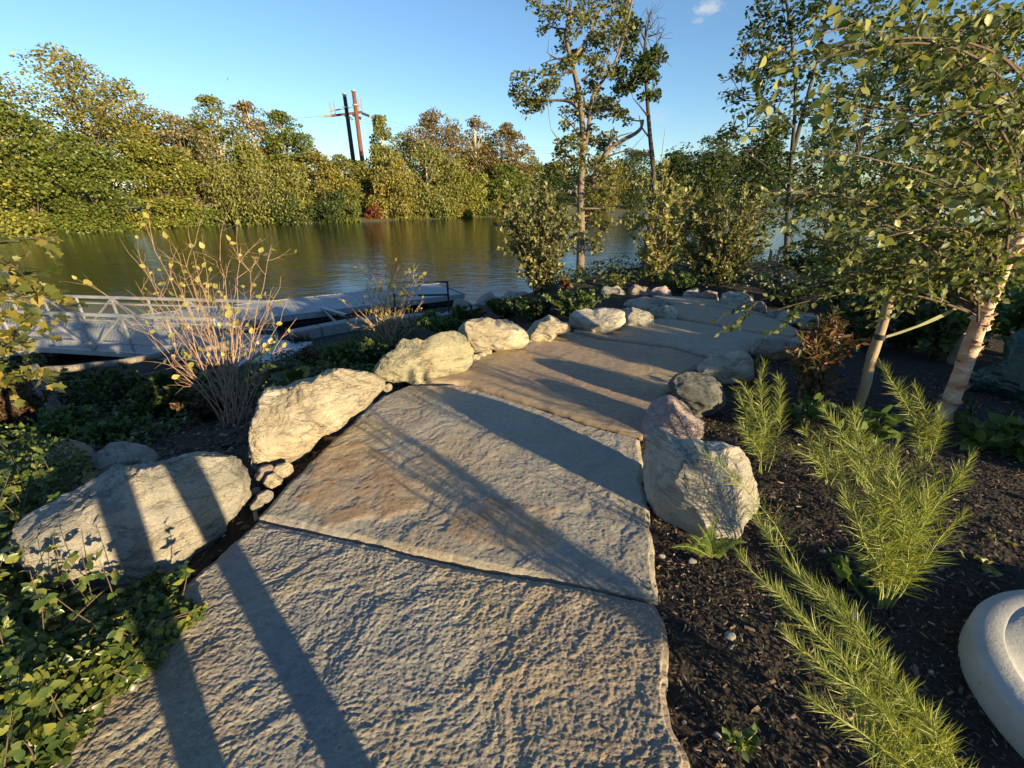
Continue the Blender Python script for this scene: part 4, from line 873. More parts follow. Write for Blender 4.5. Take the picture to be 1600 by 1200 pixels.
# ---------------------------------------------------------------- near trees drawn limb by limb
def limb_tree(name, label, d, trunks, clumps, n_per, size, leaf, bark, conv, jit=1.0, group=None, kind='diamond', base=None, flat=.8, n_ind=0, bare=()):
    rr = np.random.RandomState(abs(hash(label)) % 1000 if False else sum(map(ord, label)))
    def c(q): return conv(*q)
    b_ = at(*c(trunks[0][0][0]), d); b_[2] = gz(b_[0], b_[1])-.1
    o = thing(name, label, 'tree', b_, group); allp = []
    def path3(pts, dj):
        P = np.array([at(*c(p), d+dj*k/max(1, len(pts)-1)) for k, p in enumerate(pts)])
        s = np.linspace(0, 1, len(P)); t = np.linspace(0, 1, 4*len(P)); P = np.stack([np.interp(t, s, P[:, i]) for i in range(3)], 1)
        ker = np.ones(5)/5; Q = P.copy()
        for i in range(3): Q[2:-2, i] = np.convolve(P[:, i], ker, 'valid')
        return Q
    for k, (pts, r0, r1) in enumerate(trunks):
        P = path3(pts, 0 if k == 0 else rr.uniform(-1, 1)*jit*.7)
        if k == 0: P[0] = b_
        R = np.linspace(r0, r1, len(P))*(1+.08*fbm(P*3, 2))
        if k == 0: R[0] *= 1.5; R[1] *= 1.2
        t = MB(); t.tube(P, R, 9 if k == 0 else 7); t.build('trunk' if k == 0 else 'limb', bark, o, True); allp.append(np.c_[P, R])
    A_ = np.concatenate(allp); Cs = []; Rs = []; t = MB()
    for (x, y, r_) in clumps:
        dd = d+rr.uniform(-1, 1)*jit; C0 = at(*c((x, y)), dd); Rw = abs(c((x+r_, y))[0]-c((x, y))[0])/FOC*dd
        j = np.argmin(np.linalg.norm(A_[:, :3]-(C0-up*.3*Rw), axis=1)+.5*np.maximum(0, A_[:, 2]-C0[2]))
        r1 = min(A_[j, 3]*.6, .045); br = curve(A_[j, :3], C0, rr, .12, 7); t.tube(br, np.linspace(r1, .012, 7), 5, False)
        for s_ in range(5):
            e = C0+unit(rr.normal(size=3))*Rw*.8; t.tube(curve(br[4], e, rr, .15, 5), np.linspace(.014, .005, 5), 4, False)
            Cs.append(C0+(e-C0)*.75); Rs.append(Rw*rr.uniform(.3, .55))
    for (x, y, x2, y2) in bare:
        a = at(*c((x, y)), d); t.tube(curve(a, at(*c((x2, y2)), d+rr.uniform(-.5, .5)), rr, .12, 8), np.linspace(.03, .006, 8), 4, False)
        for s_ in range(5):
            p = at(*c((x+(x2-x)*s_/5, y+(y2-y)*s_/5)), d); t.tube(curve(p, p+unit(rr.normal(size=3)+up*.5)*.6, rr, .15, 5), np.linspace(.012, .004, 5), 3, False)
    t.build('twigs', bark, o, True, 'stuff')  # branches to the leaf clumps and their twigs in one mesh
    P, D, N, S = clump_leaves(Cs, Rs, n_per*len(clumps), rr, flat, size, .5)
    foliage(o, P, D, N, S, kind, leaf, n_ind=n_ind)
    return o
z3 = lambda x, y: (780+x/2.61, y/2.61)
limb_tree('oak_tree', 'tall open crowned tree standing by the water at centre', 13.5,
  [([(330, 1175), (333, 1000), (335, 900), (330, 760), (345, 620), (340, 500), (325, 380), (308, 300), (288, 230), (270, 150), (285, 60), (300, -60)], .14, .04),
   ([(345, 640), (368, 500), (375, 390), (430, 320), (490, 230), (540, 20), (550, -40)], .075, .02), ([(380, 740), (430, 625), (500, 572), (578, 535), (586, 490)], .09, .045),
   ([(318, 440), (290, 412), (240, 408), (150, 412), (60, 392)], .06, .015), ([(290, 240), (230, 238), (175, 260)], .035, .008), ([(298, 245), (350, 175), (390, 100), (415, 40)], .06, .02),
   ([(335, 330), (400, 280), (470, 200)], .045, .012), ([(430, 620), (470, 560), (540, 540)], .04, .012), ([(262, 605), (235, 560), (212, 530)], .03, .01), ([(335, 840), (280, 700), (262, 605)], .04, .02), ([(345, 800), (420, 720), (450, 700)], .04, .012), ([(330, 560), (290, 500), (260, 480)], .03, .01)],
  [(100, 350, 70), (170, 420, 50), (60, 400, 34), (200, 330, 60), (130, 440, 45), (190, 100, 60), (260, 170, 50), (300, 110, 60), (350, 40, 60), (440, 50, 80), (500, 130, 55), (500, 20, 50), (150, 10, 45), (240, 20, 50), (420, 200, 60), (300, 270, 50), (390, 260, 50), (270, 480, 50), (350, 470, 55), (430, 460, 70), (480, 440, 50), (520, 480, 40), (330, 560, 60), (400, 600, 45), (420, 700, 60), (280, 650, 60), (350, 720, 70), (420, 770, 50), (300, 800, 60), (430, 850, 40), (350, 900, 70), (380, 1000, 50), (440, 920, 30), (240, 700, 50), (300, 900, 40), (300, 1000, 40), (390, 880, 50), (330, 640, 60), (380, 540, 50), (300, 380, 50), (250, 300, 50), (380, 330, 50), (440, 300, 45), (460, 120, 60), (380, 130, 60), (330, 200, 50), (400, 400, 50), (260, 570, 50), (440, 560, 40)],
  210, .115, L['oak'], M['bark'], z3, 1.0, bare=((232, 238, 190, 210), (440, 640, 560, 610)))
limb_tree('slender_tree', 'slender dark trunked tree with bare twiggy top', 16.0,
  [([(632, 830), (630, 690), (615, 560), (605, 430), (595, 300), (590, 180), (612, 80), (620, 40)], .10, .02), ([(610, 480), (580, 440), (545, 400)], .04, .01), ([(605, 420), (650, 390)], .03, .01), ([(625, 640), (560, 612), (500, 620)], .045, .012), ([(612, 560), (580, 520), (570, 470)], .04, .012)],
  [(520, 200, 70), (560, 270, 60), (530, 330, 60), (620, 220, 48), (640, 300, 40), (500, 370, 40), (600, 380, 34), (640, 395, 30), (545, 130, 50), (530, 80, 40), (480, 300, 40), (590, 330, 50), (650, 240, 30)],
  210, .14, L['dark'], M['bark_dark'], z3, .8, bare=((600, 200, 640, 20), (605, 150, 670, 130), (600, 180, 570, 70), (610, 120, 650, 60), (615, 90, 600, 20), (630, 260, 690, 240), (640, 180, 680, 110)))
idn = lambda x, y: (x, y)
limb_tree('dark_tree', 'tall dark leaved tree behind the birch at upper right', 11.0,
  [([(1228, 420), (1230, 330), (1236, 250), (1245, 150), (1238, 60), (1225, -20)], .06, .03), ([(1238, 240), (1262, 150), (1285, 60), (1300, -20)], .06, .02), ([(1240, 200), (1205, 160), (1160, 150)], .035, .01), ([(1240, 90), (1200, 60), (1170, 50)], .03, .01), ([(1232, 300), (1200, 260), (1150, 230)], .03, .01), ([(1232, 280), (1290, 240), (1330, 220)], .04, .01)],
  [(1150, 150, 22), (1135, 150, 14), (1175, 140, 24), (1200, 120, 26), (1165, 60, 26), (1185, 30, 30), (1215, 10, 34), (1160, 90, 18), (1230, 60, 30), (1210, 90, 26), (1265, 40, 32), (1290, 20, 36), (1250, 110, 30), (1290, 100, 36), (1180, 180, 24), (1205, 200, 26), (1165, 230, 26), (1130, 225, 20), (1190, 250, 34), (1150, 290, 30), (1210, 290, 34), (1250, 250, 36), (1290, 200, 40), (1330, 150, 46), (1340, 60, 50), (1390, 100, 50), (1430, 40, 50), (1300, 290, 40), (1180, 320, 34), (1240, 340, 34), (1400, 200, 50), (1480, 80, 60), (1560, 60, 60), (1500, 200, 60), (1370, 280, 46), (1460, 300, 50), (1550, 280, 60), (1140, 110, 22), (1190, 70, 30), (1225, 150, 32), (1180, 110, 26), (1240, 20, 34), (1150, 190, 22), (1270, 160, 36), (1220, 240, 30), (1150, 250, 26)],
  230, .11, L['dark'], M['bark_dark'], idn, .9)
gr2 = 'trees on the near bank at right'
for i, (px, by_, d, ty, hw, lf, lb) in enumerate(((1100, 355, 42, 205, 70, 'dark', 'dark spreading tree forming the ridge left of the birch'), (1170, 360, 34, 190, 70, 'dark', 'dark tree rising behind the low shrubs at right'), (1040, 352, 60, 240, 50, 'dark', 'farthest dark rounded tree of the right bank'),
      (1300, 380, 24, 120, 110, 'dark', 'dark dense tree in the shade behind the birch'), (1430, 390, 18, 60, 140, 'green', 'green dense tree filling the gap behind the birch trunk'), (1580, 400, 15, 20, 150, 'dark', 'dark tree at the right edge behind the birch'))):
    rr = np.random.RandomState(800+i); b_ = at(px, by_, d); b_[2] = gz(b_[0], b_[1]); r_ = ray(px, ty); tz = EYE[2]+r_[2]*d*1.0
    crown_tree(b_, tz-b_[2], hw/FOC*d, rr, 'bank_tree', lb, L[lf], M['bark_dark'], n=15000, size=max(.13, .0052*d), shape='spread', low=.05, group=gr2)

# ---------------------------------------------------------------- shrubs
def fan(rr, n): return rr.uniform(0, 2*math.pi, n)
def bush(name, label, base, H, Wd, nst, kind, lsize, nleaf, leaf, stem, n_ind=0, group=None, cat='shrub', lo=.25, r0=None, seed=1, twig=4, upright=.5, bias=(0, 0)):
    rr = np.random.RandomState(seed); base = np.asarray(base, float); o = thing(name, label, cat, base, group); r0 = r0 or .006+.006*H
    tw = MB(); LP = []; LD = []
    for k in range(nst):
        a = rr.uniform(0, 2*math.pi); q = math.sqrt(rr.uniform(.02, 1)); h = H*(1-.35*q*q*rr.uniform(.4, 1.4))*rr.uniform(.75, 1.02)
        tip = base+np.array([math.cos(a)*Wd*q+bias[0]*h, math.sin(a)*Wd*q+bias[1]*h, h]); st = base+np.array([math.cos(a), math.sin(a), 0])*Wd*.12*q
        tt = np.linspace(0, 1, 10)[:, None]; P = st+(tip-st)*tt; P[:, :2] -= (tip-st)[:2]*(tt*(1-tt))*upright*.8
        P += np.c_[fbm(P*3+k, 2), fbm(P*3+k+9, 2), np.zeros(10)]*.10*H*tt
        P[0, 2] -= .05
        if k < 14 or r0 > .02: t = MB(); t.tube(P, np.linspace(r0, r0*.25, 10), 5); t.build('stem', stem, o, True)
        else: tw.tube(P, np.linspace(r0, r0*.25, 10), 4, False)
        segs = [P[int(lo*9):]]
        for j in range(twig):
            i = rr.randint(int(lo*9), 9); d = unit(rr.normal(size=3)*[1, 1, .5]+unit(P[i]-P[i-1])*1.1+np.array([math.cos(a), math.sin(a), .3])*.5)
            E = P[i]+d*H*rr.uniform(.10, .26); Q = curve(P[i], E, rr, .1, 4); tw.tube(Q, np.linspace(r0*.4, r0*.15, 4), 3, False); segs.append(Q)
        for sg in segs:
            m = max(2, int(nleaf/nst/(twig+1)*rr.uniform(.7, 1.3)))
            u = rr.uniform(0, len(sg)-1.001, m); i = u.astype(int); f = (u-i)[:, None]
            p = sg[i]+(sg[i+1]-sg[i])*f; tdir = unit(sg[i+1]-sg[i])
            LP.append(p); LD.append(unit(tdir*.7+unit(rr.normal(size=(m, 3)))*.9))
    if tw.n: tw.build('twigs', stem, o, True, 'stuff')
    P = np.concatenate(LP); D = np.concatenate(LD); n = len(P); N = unit(rr.normal(size=(n, 3))*.8+[0.1, -.2, .8])
    foliage(o, P, D, N, lsize*rr.uniform(.55, 1.3, n), kind, leaf, n_ind)
    return o
def G(px, py): return gnd(px, py)
def hgt(base, ty): r_ = ray(800, ty); return EYE[2]+r_[2]*base[1]/r_[1]-base[2]
def bush_px(name, label, bpx, ty, hwpx, **kw):
    b = G(*bpx); H = hgt(b, ty); d = b[1]*cP-(b[2]-1.55)*sP
    return bush(name, label, b, max(.1, H), hwpx/FOC*d, **kw)
# mid distance, round the far end of the path
b_ = at(842, 478, 8.6)
bush('silvery_shrub', 'tall leafy shrub with silvery upright shoots left of the big tree', [b_[0], b_[1], gz(b_[0], b_[1])], b_[2]-gz(b_[0], b_[1])+2.35, .85, 34, 'small', .08, 8500, L['shrub'], M['twig_dark'], 0, None, seed=11, upright=.5, lo=.2, twig=6)
b_ = at(1022, 445, 8.8); bush('yellowing_sapling', 'yellow green sapling with upright shoots right of the big tree', [b_[0], b_[1], -.25], 2.35, .62, 20, 'small', .09, 3600, L['sapling'], M['twig'], 0, None, cat='sapling', r0=.011, seed=12, upright=.6, twig=6, lo=.15)
b_ = at(1118, 440, 8.6); bush('round_shrub', 'rounded shrub with pale lit shoots right of the yellowing sapling', [b_[0], b_[1], -.25], 1.95, .95, 34, 'small', .08, 8500, L['shrub'], M['twig_dark'], 0, None, seed=13, upright=.4, twig=6, lo=.12)
gs = 'low shrubs round the far end of the path'
bush_px('low_shrub', 'dark green spreading shrub left of the far path boulders', (900, 492), 455, 55, nst=26, kind='small', lsize=.06, nleaf=2600, leaf=L['bed'], stem=M['twig_dark'], group=gs, seed=21, lo=.05)
bush_px('low_shrub', 'dark green shrub under the tall silvery one', (830, 500), 462, 50, nst=22, kind='small', lsize=.06, nleaf=2200, leaf=L['dark'], stem=M['twig_dark'], group=gs, seed=22, lo=.05)
bush_px('low_shrub', 'small yellow green bush beside the big tree trunk', (965, 450), 428, 18, nst=14, kind='small', lsize=.06, nleaf=700, leaf=L['sapling'], stem=M['twig_dark'], group=gs, seed=23, lo=.05)
bush_px('low_shrub', 'tiny red leaved bush left of the big tree trunk', (882, 452), 432, 9, nst=8, kind='small', lsize=.07, nleaf=220, leaf=L['red'], stem=M['twig_dark'], group=gs, seed=24, lo=.05)
bush_px('flowering_shrub', 'low dark shrub dotted with pale flowers behind the far right boulders', (1215, 478), 428, 55, nst=26, kind='small', lsize=.05, nleaf=2400, leaf=L['dark'], stem=M['twig_dark'], group=gs, seed=25, lo=.05)
rr = np.random.RandomState(5); fo = [x for x in bpy.data.objects if x.name == 'flowering_shrub'][0]; fc = np.array(fo.location)
fp = fc+np.c_[rr.normal(size=160)*.42, rr.normal(size=160)*.3, rr.uniform(.2, .5, 160)]
foliage(fo, fp, unit(rr.normal(size=(160, 3))), np.tile([0, -.6, .6], (160, 1))+rr.normal(size=(160, 3))*.3, .03, 'round', leaf_mat('pale_petals', (.22, .22, .19), (.34, .32, .28), (.3, .26, .2), .2), pname='flowers')
bush_px('low_shrub', 'dark bush between the far boulders and the round shrub', (1070, 456), 425, 45, nst=20, kind='small', lsize=.055, nleaf=1500, leaf=L['bed'], stem=M['twig_dark'], group=gs, seed=26, lo=.05)
bush_px('low_shrub', 'green tuft among the stones of the left row', (1022, 497), 487, 9, nst=9, kind='small', lsize=.035, nleaf=260, leaf=L['bed'], stem=M['twig_dark'], group=gs, seed=27, lo=.05)
gd = 'dark shrubs in the shade behind the birch'
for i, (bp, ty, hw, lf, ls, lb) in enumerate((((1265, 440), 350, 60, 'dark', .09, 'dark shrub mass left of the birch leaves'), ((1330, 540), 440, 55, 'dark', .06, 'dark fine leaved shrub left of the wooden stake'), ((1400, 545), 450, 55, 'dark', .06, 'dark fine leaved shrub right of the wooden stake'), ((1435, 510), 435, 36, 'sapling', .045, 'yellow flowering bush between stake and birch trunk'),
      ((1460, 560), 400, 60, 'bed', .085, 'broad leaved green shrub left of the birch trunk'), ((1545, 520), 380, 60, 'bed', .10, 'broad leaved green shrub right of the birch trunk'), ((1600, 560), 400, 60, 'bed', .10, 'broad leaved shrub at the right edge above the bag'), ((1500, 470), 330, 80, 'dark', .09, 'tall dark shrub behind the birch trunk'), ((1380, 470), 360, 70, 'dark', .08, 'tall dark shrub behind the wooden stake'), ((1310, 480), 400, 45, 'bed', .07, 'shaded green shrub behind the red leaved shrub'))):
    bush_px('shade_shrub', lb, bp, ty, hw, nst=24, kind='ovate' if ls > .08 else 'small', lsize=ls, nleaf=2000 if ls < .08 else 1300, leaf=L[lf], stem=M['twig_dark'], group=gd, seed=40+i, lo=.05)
# left slope
gL = 'shrubs on the shaded slope at left'
for i, (bp, ty, hw, lf, ls, n, lb) in enumerate((((30, 690), 590, 50, 'bronze', .06, 1500, 'dark reddish bronze shrub at the left edge'), ((190, 640), 585, 60, 'dark', .055, 1700, 'dark green shrub below the fence rail'), ((120, 650), 600, 40, 'dark', .05, 1100, 'small dark shrub right of the fence post'), ((270, 650), 600, 55, 'dark', .055, 1600, 'dark green shrub left of the bare stems'), ((330, 655), 615, 40, 'bronze', .05, 900, 'brownish shrub at the foot of the bare stems'),
      ((190, 690), 650, 60, 'bed', .05, 1400, 'low green bush behind the grey boulder'), ((100, 690), 640, 55, 'bed', .055, 1400, 'leafy green bush above the brown boulder'), ((290, 625), 575, 50, 'dark', .055, 1200, 'dark shrub in front of the gangway'), ((540, 585), 535, 45, 'bed', .05, 1700, 'dark green bush beside the asphalt walk'), ((590, 570), 535, 40, 'dark', .05, 1300, 'dark bush behind the rust stained boulder'), ((490, 575), 548, 30, 'bronze', .05, 900, 'small bronze bush left of the dark green bush'), ((555, 600), 575, 40, 'bed', .045, 1200, 'low bright green bush touching the second boulder'),
      ((690, 520), 490, 45, 'bed', .06, 1400, 'green bush below the black railing'), ((730, 505), 480, 30, 'dark', .06, 900, 'dark bush right of the black railing'), ((790, 495), 465, 35, 'dark', .06, 1200, 'dark bush left of the silvery shrub'), ((430, 605), 575, 40, 'dark', .05, 900, 'dark low bush behind the smooth buff boulder'), ((20, 600), 560, 60, 'dark', .07, 1000, 'dark bush behind the fence at the left edge'), ((150, 605), 570, 50, 'dark', .06, 1000, 'dark bush between fence and gangway'), ((470, 545), 522, 18, 'bronze', .05, 500, 'tuft of brown grass left of the kerb'), ((560, 508), 488, 40, 'bronze', .06, 900, 'brown seed heads along the water behind the kerb'))):
    bush_px('slope_shrub', lb, bp, ty, hw, nst=26, kind='small', lsize=ls*1.2, nleaf=int(n*2.0), leaf=L[lf], stem=M['twig_dark'], group=gL, seed=60+i, lo=.04)
rr = np.random.RandomState(8); n = 34000; q = np.c_[rr.uniform(-9, -1.9, n), rr.uniform(1.5, 11, n)]; k = (fbm(np.c_[q*.8, q[:, :1]*0], 3) > -.1) & (np.hypot(q[:, 0]+2.4, q[:, 1]-3.3) > 1.0); q = q[k]; hz_ = height(q); k = hz_ > -1.9; q = q[k]; hz_ = hz_[k]; n = len(q)
gc = thing('ground_cover', 'low dark green ground cover over the left slope', 'ground cover', (-4, 5, -1)); gc['kind'] = 'stuff'
foliage(gc, np.c_[q, hz_+rr.uniform(.01, .2, n)], unit(rr.normal(size=(n, 3))*[1, 1, .4]), unit(rr.normal(size=(n, 3))*.6+[0, 0, 1]), .06*rr.uniform(.6, 1.4, n), 'small', L['dark'])

q = np.c_[rr.uniform(-1, 14, 26000), rr.uniform(4.5, 17, 26000)]; hz_ = height(q)
pb_ = proj(np.c_[q, hz_]); k = (hz_ > -1.9) & ~((pb_[1] > 458) & (pb_[0] < 1262)) & (q[:, 0] > -.6) & (fbm(np.c_[q*.7, q[:, :1]*0+2], 3) > -.25); q = q[k]; hz_ = hz_[k]; n = len(q)
gc = thing('ground_cover', 'low green undergrowth around the far boulders and behind the birch', 'ground cover', (5, 9, -.1)); gc['kind'] = 'stuff'
foliage(gc, np.c_[q, hz_+rr.uniform(.01, .32, n)], unit(rr.normal(size=(n, 3))*[1, 1, .5]), unit(rr.normal(size=(n, 3))*.7+[0, -.2, 1]), .075*rr.uniform(.6, 1.4, n), 'small', L['dark'])

# bare shrubs
def bare_shrub(label, base, tips, d, r0, seed, nleaf, lsize, leaf, jit, group):
    rr = np.random.RandomState(seed); base = np.array(base, float); o = thing('bare_shrub', label, 'shrub', base, group); LP = []; LD = []; tw = MB()
    for k, (x, y) in enumerate(tips):
        T = at(x, y, d+rr.uniform(-jit, jit)); st = base+np.array([rr.normal()*.07, rr.normal()*.07, -.05]); n = 14
        tt = np.linspace(0, 1, n)[:, None]; P = st+(T-st)*tt; P[:, :2] -= (T-st)[:2]*(tt*(1-tt))*.35
        P += np.c_[fbm(P*4+k, 2), fbm(P*4+k+9, 2), fbm(P*4+k+5, 2)*.4]*.07*tt
        t = MB(); t.tube(P, np.linspace(r0, r0*.28, n), 5); t.build('stem', M['twig'], o, True)
        for j in range(7):
            i = rr.randint(4, n-1); dr = unit(unit(P[i]-P[i-1])+unit(rr.normal(size=3))*.75); Q = curve(P[i], P[i]+dr*np.linalg.norm(T-st)*rr.uniform(.08, .22), rr, .1, 6); tw.tube(Q, np.linspace(r0*.45, r0*.16, 6), 4, False)
            LP.append(Q[-1]); LD.append(dr); LP.append(Q[3]); LD.append(unit(rr.normal(size=3)))
            for s_ in range(2):
                e = Q[2+s_]+unit(dr+unit(rr.normal(size=3)))*np.linalg.norm(T-st)*rr.uniform(.04, .1); tw.tube([Q[2+s_], e], [r0*.25, r0*.12], 3, False); LP.append(e); LD.append(unit(rr.normal(size=3)))
    tw.build('twigs', M['twig'], o, True, 'stuff'); LP = np.array(LP); LD = np.array(LD); w = LP[:, 2]-LP[:, 2].min(); w = w**1.2; i = rr.choice(len(LP), nleaf, replace=False, p=w/w.sum())
    N = unit(rr.normal(size=(nleaf, 3))*.7+[.3, -.6, .6]); foliage(o, LP[i], LD[i]+[0, 0, .3], N, lsize*rr.uniform(.5, 1.25, nleaf), 'ovate', leaf, nleaf)
b_ = at(365, 640, 4.15); bz = gz(b_[0], b_[1]); b_[2] = max(bz, -1.2)
rr = np.random.RandomState(4)
tips = [(188, 372), (212, 400), (236, 366), (262, 372), (292, 348), (318, 392), (345, 366), (352, 410), (380, 384), (402, 402), (424, 386), (440, 432), (452, 470), (458, 500), (205, 440), (232, 455), (246, 500), (270, 430), (300, 425), (330, 440), (372, 440), (395, 455), (420, 470), (224, 520), (262, 560), (128, 425), (442, 540), (310, 500), (360, 500), (285, 395)]
bare_shrub('large nearly leafless shrub with many pinkish stems behind the second boulder', b_, tips, 4.15, .0058, 3, 200, .062, L['pale'], .45, 'nearly leafless shrubs above the dock')
b_ = at(612, 545, 7.6); b_[2] = gz(b_[0], b_[1])
tips = [(532, 470), (548, 455), (562, 440), (566, 420), (580, 426), (592, 436), (600, 448), (612, 420), (622, 412), (636, 424), (648, 430), (655, 412), (660, 440), (640, 455), (572, 462), (556, 480), (545, 500), (660, 470), (672, 495), (630, 470), (600, 470), (585, 480), (618, 455)]
bare_shrub('smaller bare shrub with small yellow leaves in front of the dock', b_, tips, 7.6, .010, 5, 230, .075, L['pale'], .5, 'nearly leafless shrubs above the dock')
# single large leaved seedling
b_ = at(455, 600, 3.6); o = bush('leafy_seedling', 'single broad leaved seedling with bright leaf above the second boulder', [b_[0], b_[1], b_[2]-.1], .24, .05, 4, 'round', .14, 10, L['sumac'], M['stem_green'], 12, None, 'seedling', seed=9, twig=1)

# branches with leaves reaching into the picture
def branchy(o, origin_fn, targets, rr, leafkind, lsize, leaf, bark, n_ind, twigs=12, leaves=9, r0=.012, tl=(.14, .36), hang=.15):
    LP = []; LD = []; tw = MB()
    for (x, y, d) in targets:
        T = at(x, y, d); S0 = origin_fn(T, rr); L_ = np.linalg.norm(T-S0); P = curve(S0, T, rr, .07, 14); P += up*(.10*L_*np.sin(np.linspace(0, math.pi, 14)))[:, None]
        t = MB(); t.tube(P, np.linspace(r0, r0*.22, 14), 6); t.build('branch', bark, o, True)
        for j in range(twigs):
            i = rr.randint(4, 14); i = min(i, 13); dr = unit(unit(P[i]-P[i-1])*.8+unit(rr.normal(size=3))*[1, 1, .7]-up*hang); l_ = rr.uniform(*tl)
            Q = curve(P[i], P[i]+dr*l_, rr, .1, 6); tw.tube(Q, np.linspace(r0*.25, r0*.1, 6), 3, False)
            u = np.linspace(.15, 1, leaves)*5; k = np.minimum(u.astype(int), 4); p = Q[k]+(Q[k+1]-Q[k])*(u-k)[:, None]
            LP.append(p); LD.append(unit(dr*.8+unit(rr.normal(size=(leaves, 3)))*.9-up*.15))
    tw.build('twigs', bark, o, True, 'stuff'); P = np.concatenate(LP); D = np.concatenate(LD); n = len(P)
    foliage(o, P, D, unit(rr.normal(size=(n, 3))*.75+[.1, -.3, .7]), lsize*rr.uniform(.55, 1.25, n), leafkind, leaf, n_ind)
# river birch
rr = np.random.RandomState(21)
bb = on(1472, 662, -.02); YB = bb[1]
birch = thing('river_birch', 'young birch with peeling salmon bark leaning over the mulch at right', 'tree', bb)
tp = [bb-up*.05]+[EYE+ray(x, y)*((YB+dy)/ray(x, y)[1]) for x, y, dy in ((1483, 630, 0), (1500, 590, .02), (1515, 545, .03), (1532, 500, .05), (1552, 452, .06), (1572, 405, .08), (1592, 362, .1), (1640, 255, .15), (1700, 120, .2), (1790, -60, .25), (1900, -300, .3))]
tp = np.array(tp); s_ = np.linspace(0, 1, len(tp)); tt = np.linspace(0, 1, 90); TP = np.stack([np.interp(tt, s_, tp[:, i]) for i in range(3)], 1)
for i in range(3): TP[3:-3, i] = np.convolve(TP[:, i], np.ones(7)/7, 'valid')
TR = np.interp(tt, [0, .06, .3, .6, 1], [.066, .05, .046, .04, .026])*(1+.10*fbm(TP*9, 3))
t = MB(); t.tube(TP, TR, 18); t.build('trunk', M['bark_birch'], birch, True)
fm = {}
for k in range(70):                                       # curls of peeling bark
    i = rr.randint(1, 62); a = rr.uniform(0, 2*math.pi); nrm = np.array([math.cos(a), math.sin(a), .1]); tan = np.array([-math.sin(a), math.cos(a), 0]); w, h = rr.uniform(.02, .05), rr.uniform(.02, .055)
    V = []; R_ = TR[i]
    for v in range(4):
        for u in range(5):
            uu = (u/4-.5)*w*2; an = a+uu/R_*.8; lift = (.002+.018*(v/3)**2*rr.uniform(.5, 1.2)) ; V.append(TP[i]+np.array([math.cos(an), math.sin(an), 0])*(R_*1.02+lift)+up*(v/3*h*(1 if k % 3 else -1)+.004*rr.normal()))
    part('bark_curl', V, [grid_faces(5, 4)], M['bark_birch'], birch)
def bo(T, rr):
    k = int(np.clip(np.interp(T[2]-.35-rr.uniform(0, .5), TP[:, 2], np.arange(90)), rr.randint(26, 50), 85)); return TP[k]
TG = [(1185, 100, 1.75), (1245, 85, 1.8), (1290, 90, 1.7), (1310, 235, 1.75), (1400, 190, 1.65), (1450, 300, 1.75), (1240, 180, 2.3), (1220, 300, 2.6), (1250, 370, 2.8), (1215, 430, 2.9), (1185, 470, 2.9), (1200, 488, 2.8), (1330, 430, 2.6), (1290, 330, 2.4), (1350, 380, 2.2), (1450, 420, 2.4), (1520, 250, 2.0), (1560, 150, 2.0), (1480, 60, 2.0), (1380, 40, 2.2), (1300, 10, 2.4), (1560, 330, 2.4), (1490, 370, 2.8), (1420, 120, 2.6), (1340, 140, 2.8), (1260, 250, 3.0), (1400, 340, 3.0), (1590, 60, 2.2), (1330, 290, 3.2), (1480, 200, 3.0), (1540, 420, 2.3), (1440, 240, 2.3), (1370, 290, 2.7), (1300, 180, 2.5), (1500, 130, 2.4), (1580, 230, 2.6), (1350, 80, 2.9), (1430, 20, 2.6), (1520, 20, 2.3), (1270, 300, 2.9), (1310, 400, 3.0), (1390, 410, 2.8)]
branchy(birch, bo, TG, rr, 'ovate', .047, L['birch'], M['twig_dark'], 300, 19, 9, .009)
# wooden stakes and strap
def stake(bpx, tpx, r, label, seed):
    b = on(*bpx, -.02); q = EYE+ray(*tpx)*((b[1]+.02)/ray(*tpx)[1])
    o = thing('wooden_stake', label, 'stake', b, 'wooden stakes supporting young trees')
    t = logtube(b-up*.1, q, r, r*.92, seed, 12, 20); t.build('pole', M['stake'], o, True); return o, b, q
s1, sb, st_ = stake((1345, 642), (1399, 430), .034, 'round wooden stake tied to the birch with a pale strap', 1)
m_ = sb+(st_-sb)*.58; t = MB(); t.tube([m_-up*.02, m_+up*.02], .038, 12, False); t.build('tie_band', M['black'], s1, True)
s2, _, _ = stake((1492, 560), (1530, 398), .05, 'second wooden stake in the shade behind the birch trunk', 2)
for k, (b, q, lb) in enumerate((((1199, 432), (1205, 388), 'thin stake standing in the dark shrubs left of the birch leaves'), ((1209, 430), (1220, 386), 'thin leaning stake right beside the other thin stake'))): stake(b, q, .03, lb, 4+k)
j = int(np.argmin(np.abs(proj(TP)[1]-448))); e_ = TP[j]; sp = thing('tie_strap', 'pale green webbing strap from stake to birch trunk', 'strap', m_)
n = 16; tt = np.linspace(0, 1, n)[:, None]; P = m_+np.array([.036, -.01, 0])+(e_-m_-np.array([.036, -.01, 0]))*tt-up*(tt*(1-tt)*.16); V = np.concatenate([P-up*.011*(1-.6*np.sin(tt*9)), P+up*.011*(1-.6*np.sin(tt*9)), P+np.array([0, .002, .011]), P+np.array([0, .002, -.011])])
i = np.arange(n-1); part('webbing', V, [np.stack([i, i+1, i+1+n, i+n], -1), np.stack([i+2*n, i+2*n+1, i+1+3*n, i+3*n], -1)], M['strap'], sp)
# watering bag
bag = rock([(1502, 618), (1520, 590), (1545, 570), (1568, 560), (1572, 535), (1590, 522), (1640, 520), (1660, 600), (1640, 645), (1580, 640), (1530, 632)], .55, 'crumpled dark green plastic watering bag at the right edge', 'bag', 401, 6, name='watering_bag', cat='bag', rough=1.3, strata=(.2, .2, 1))
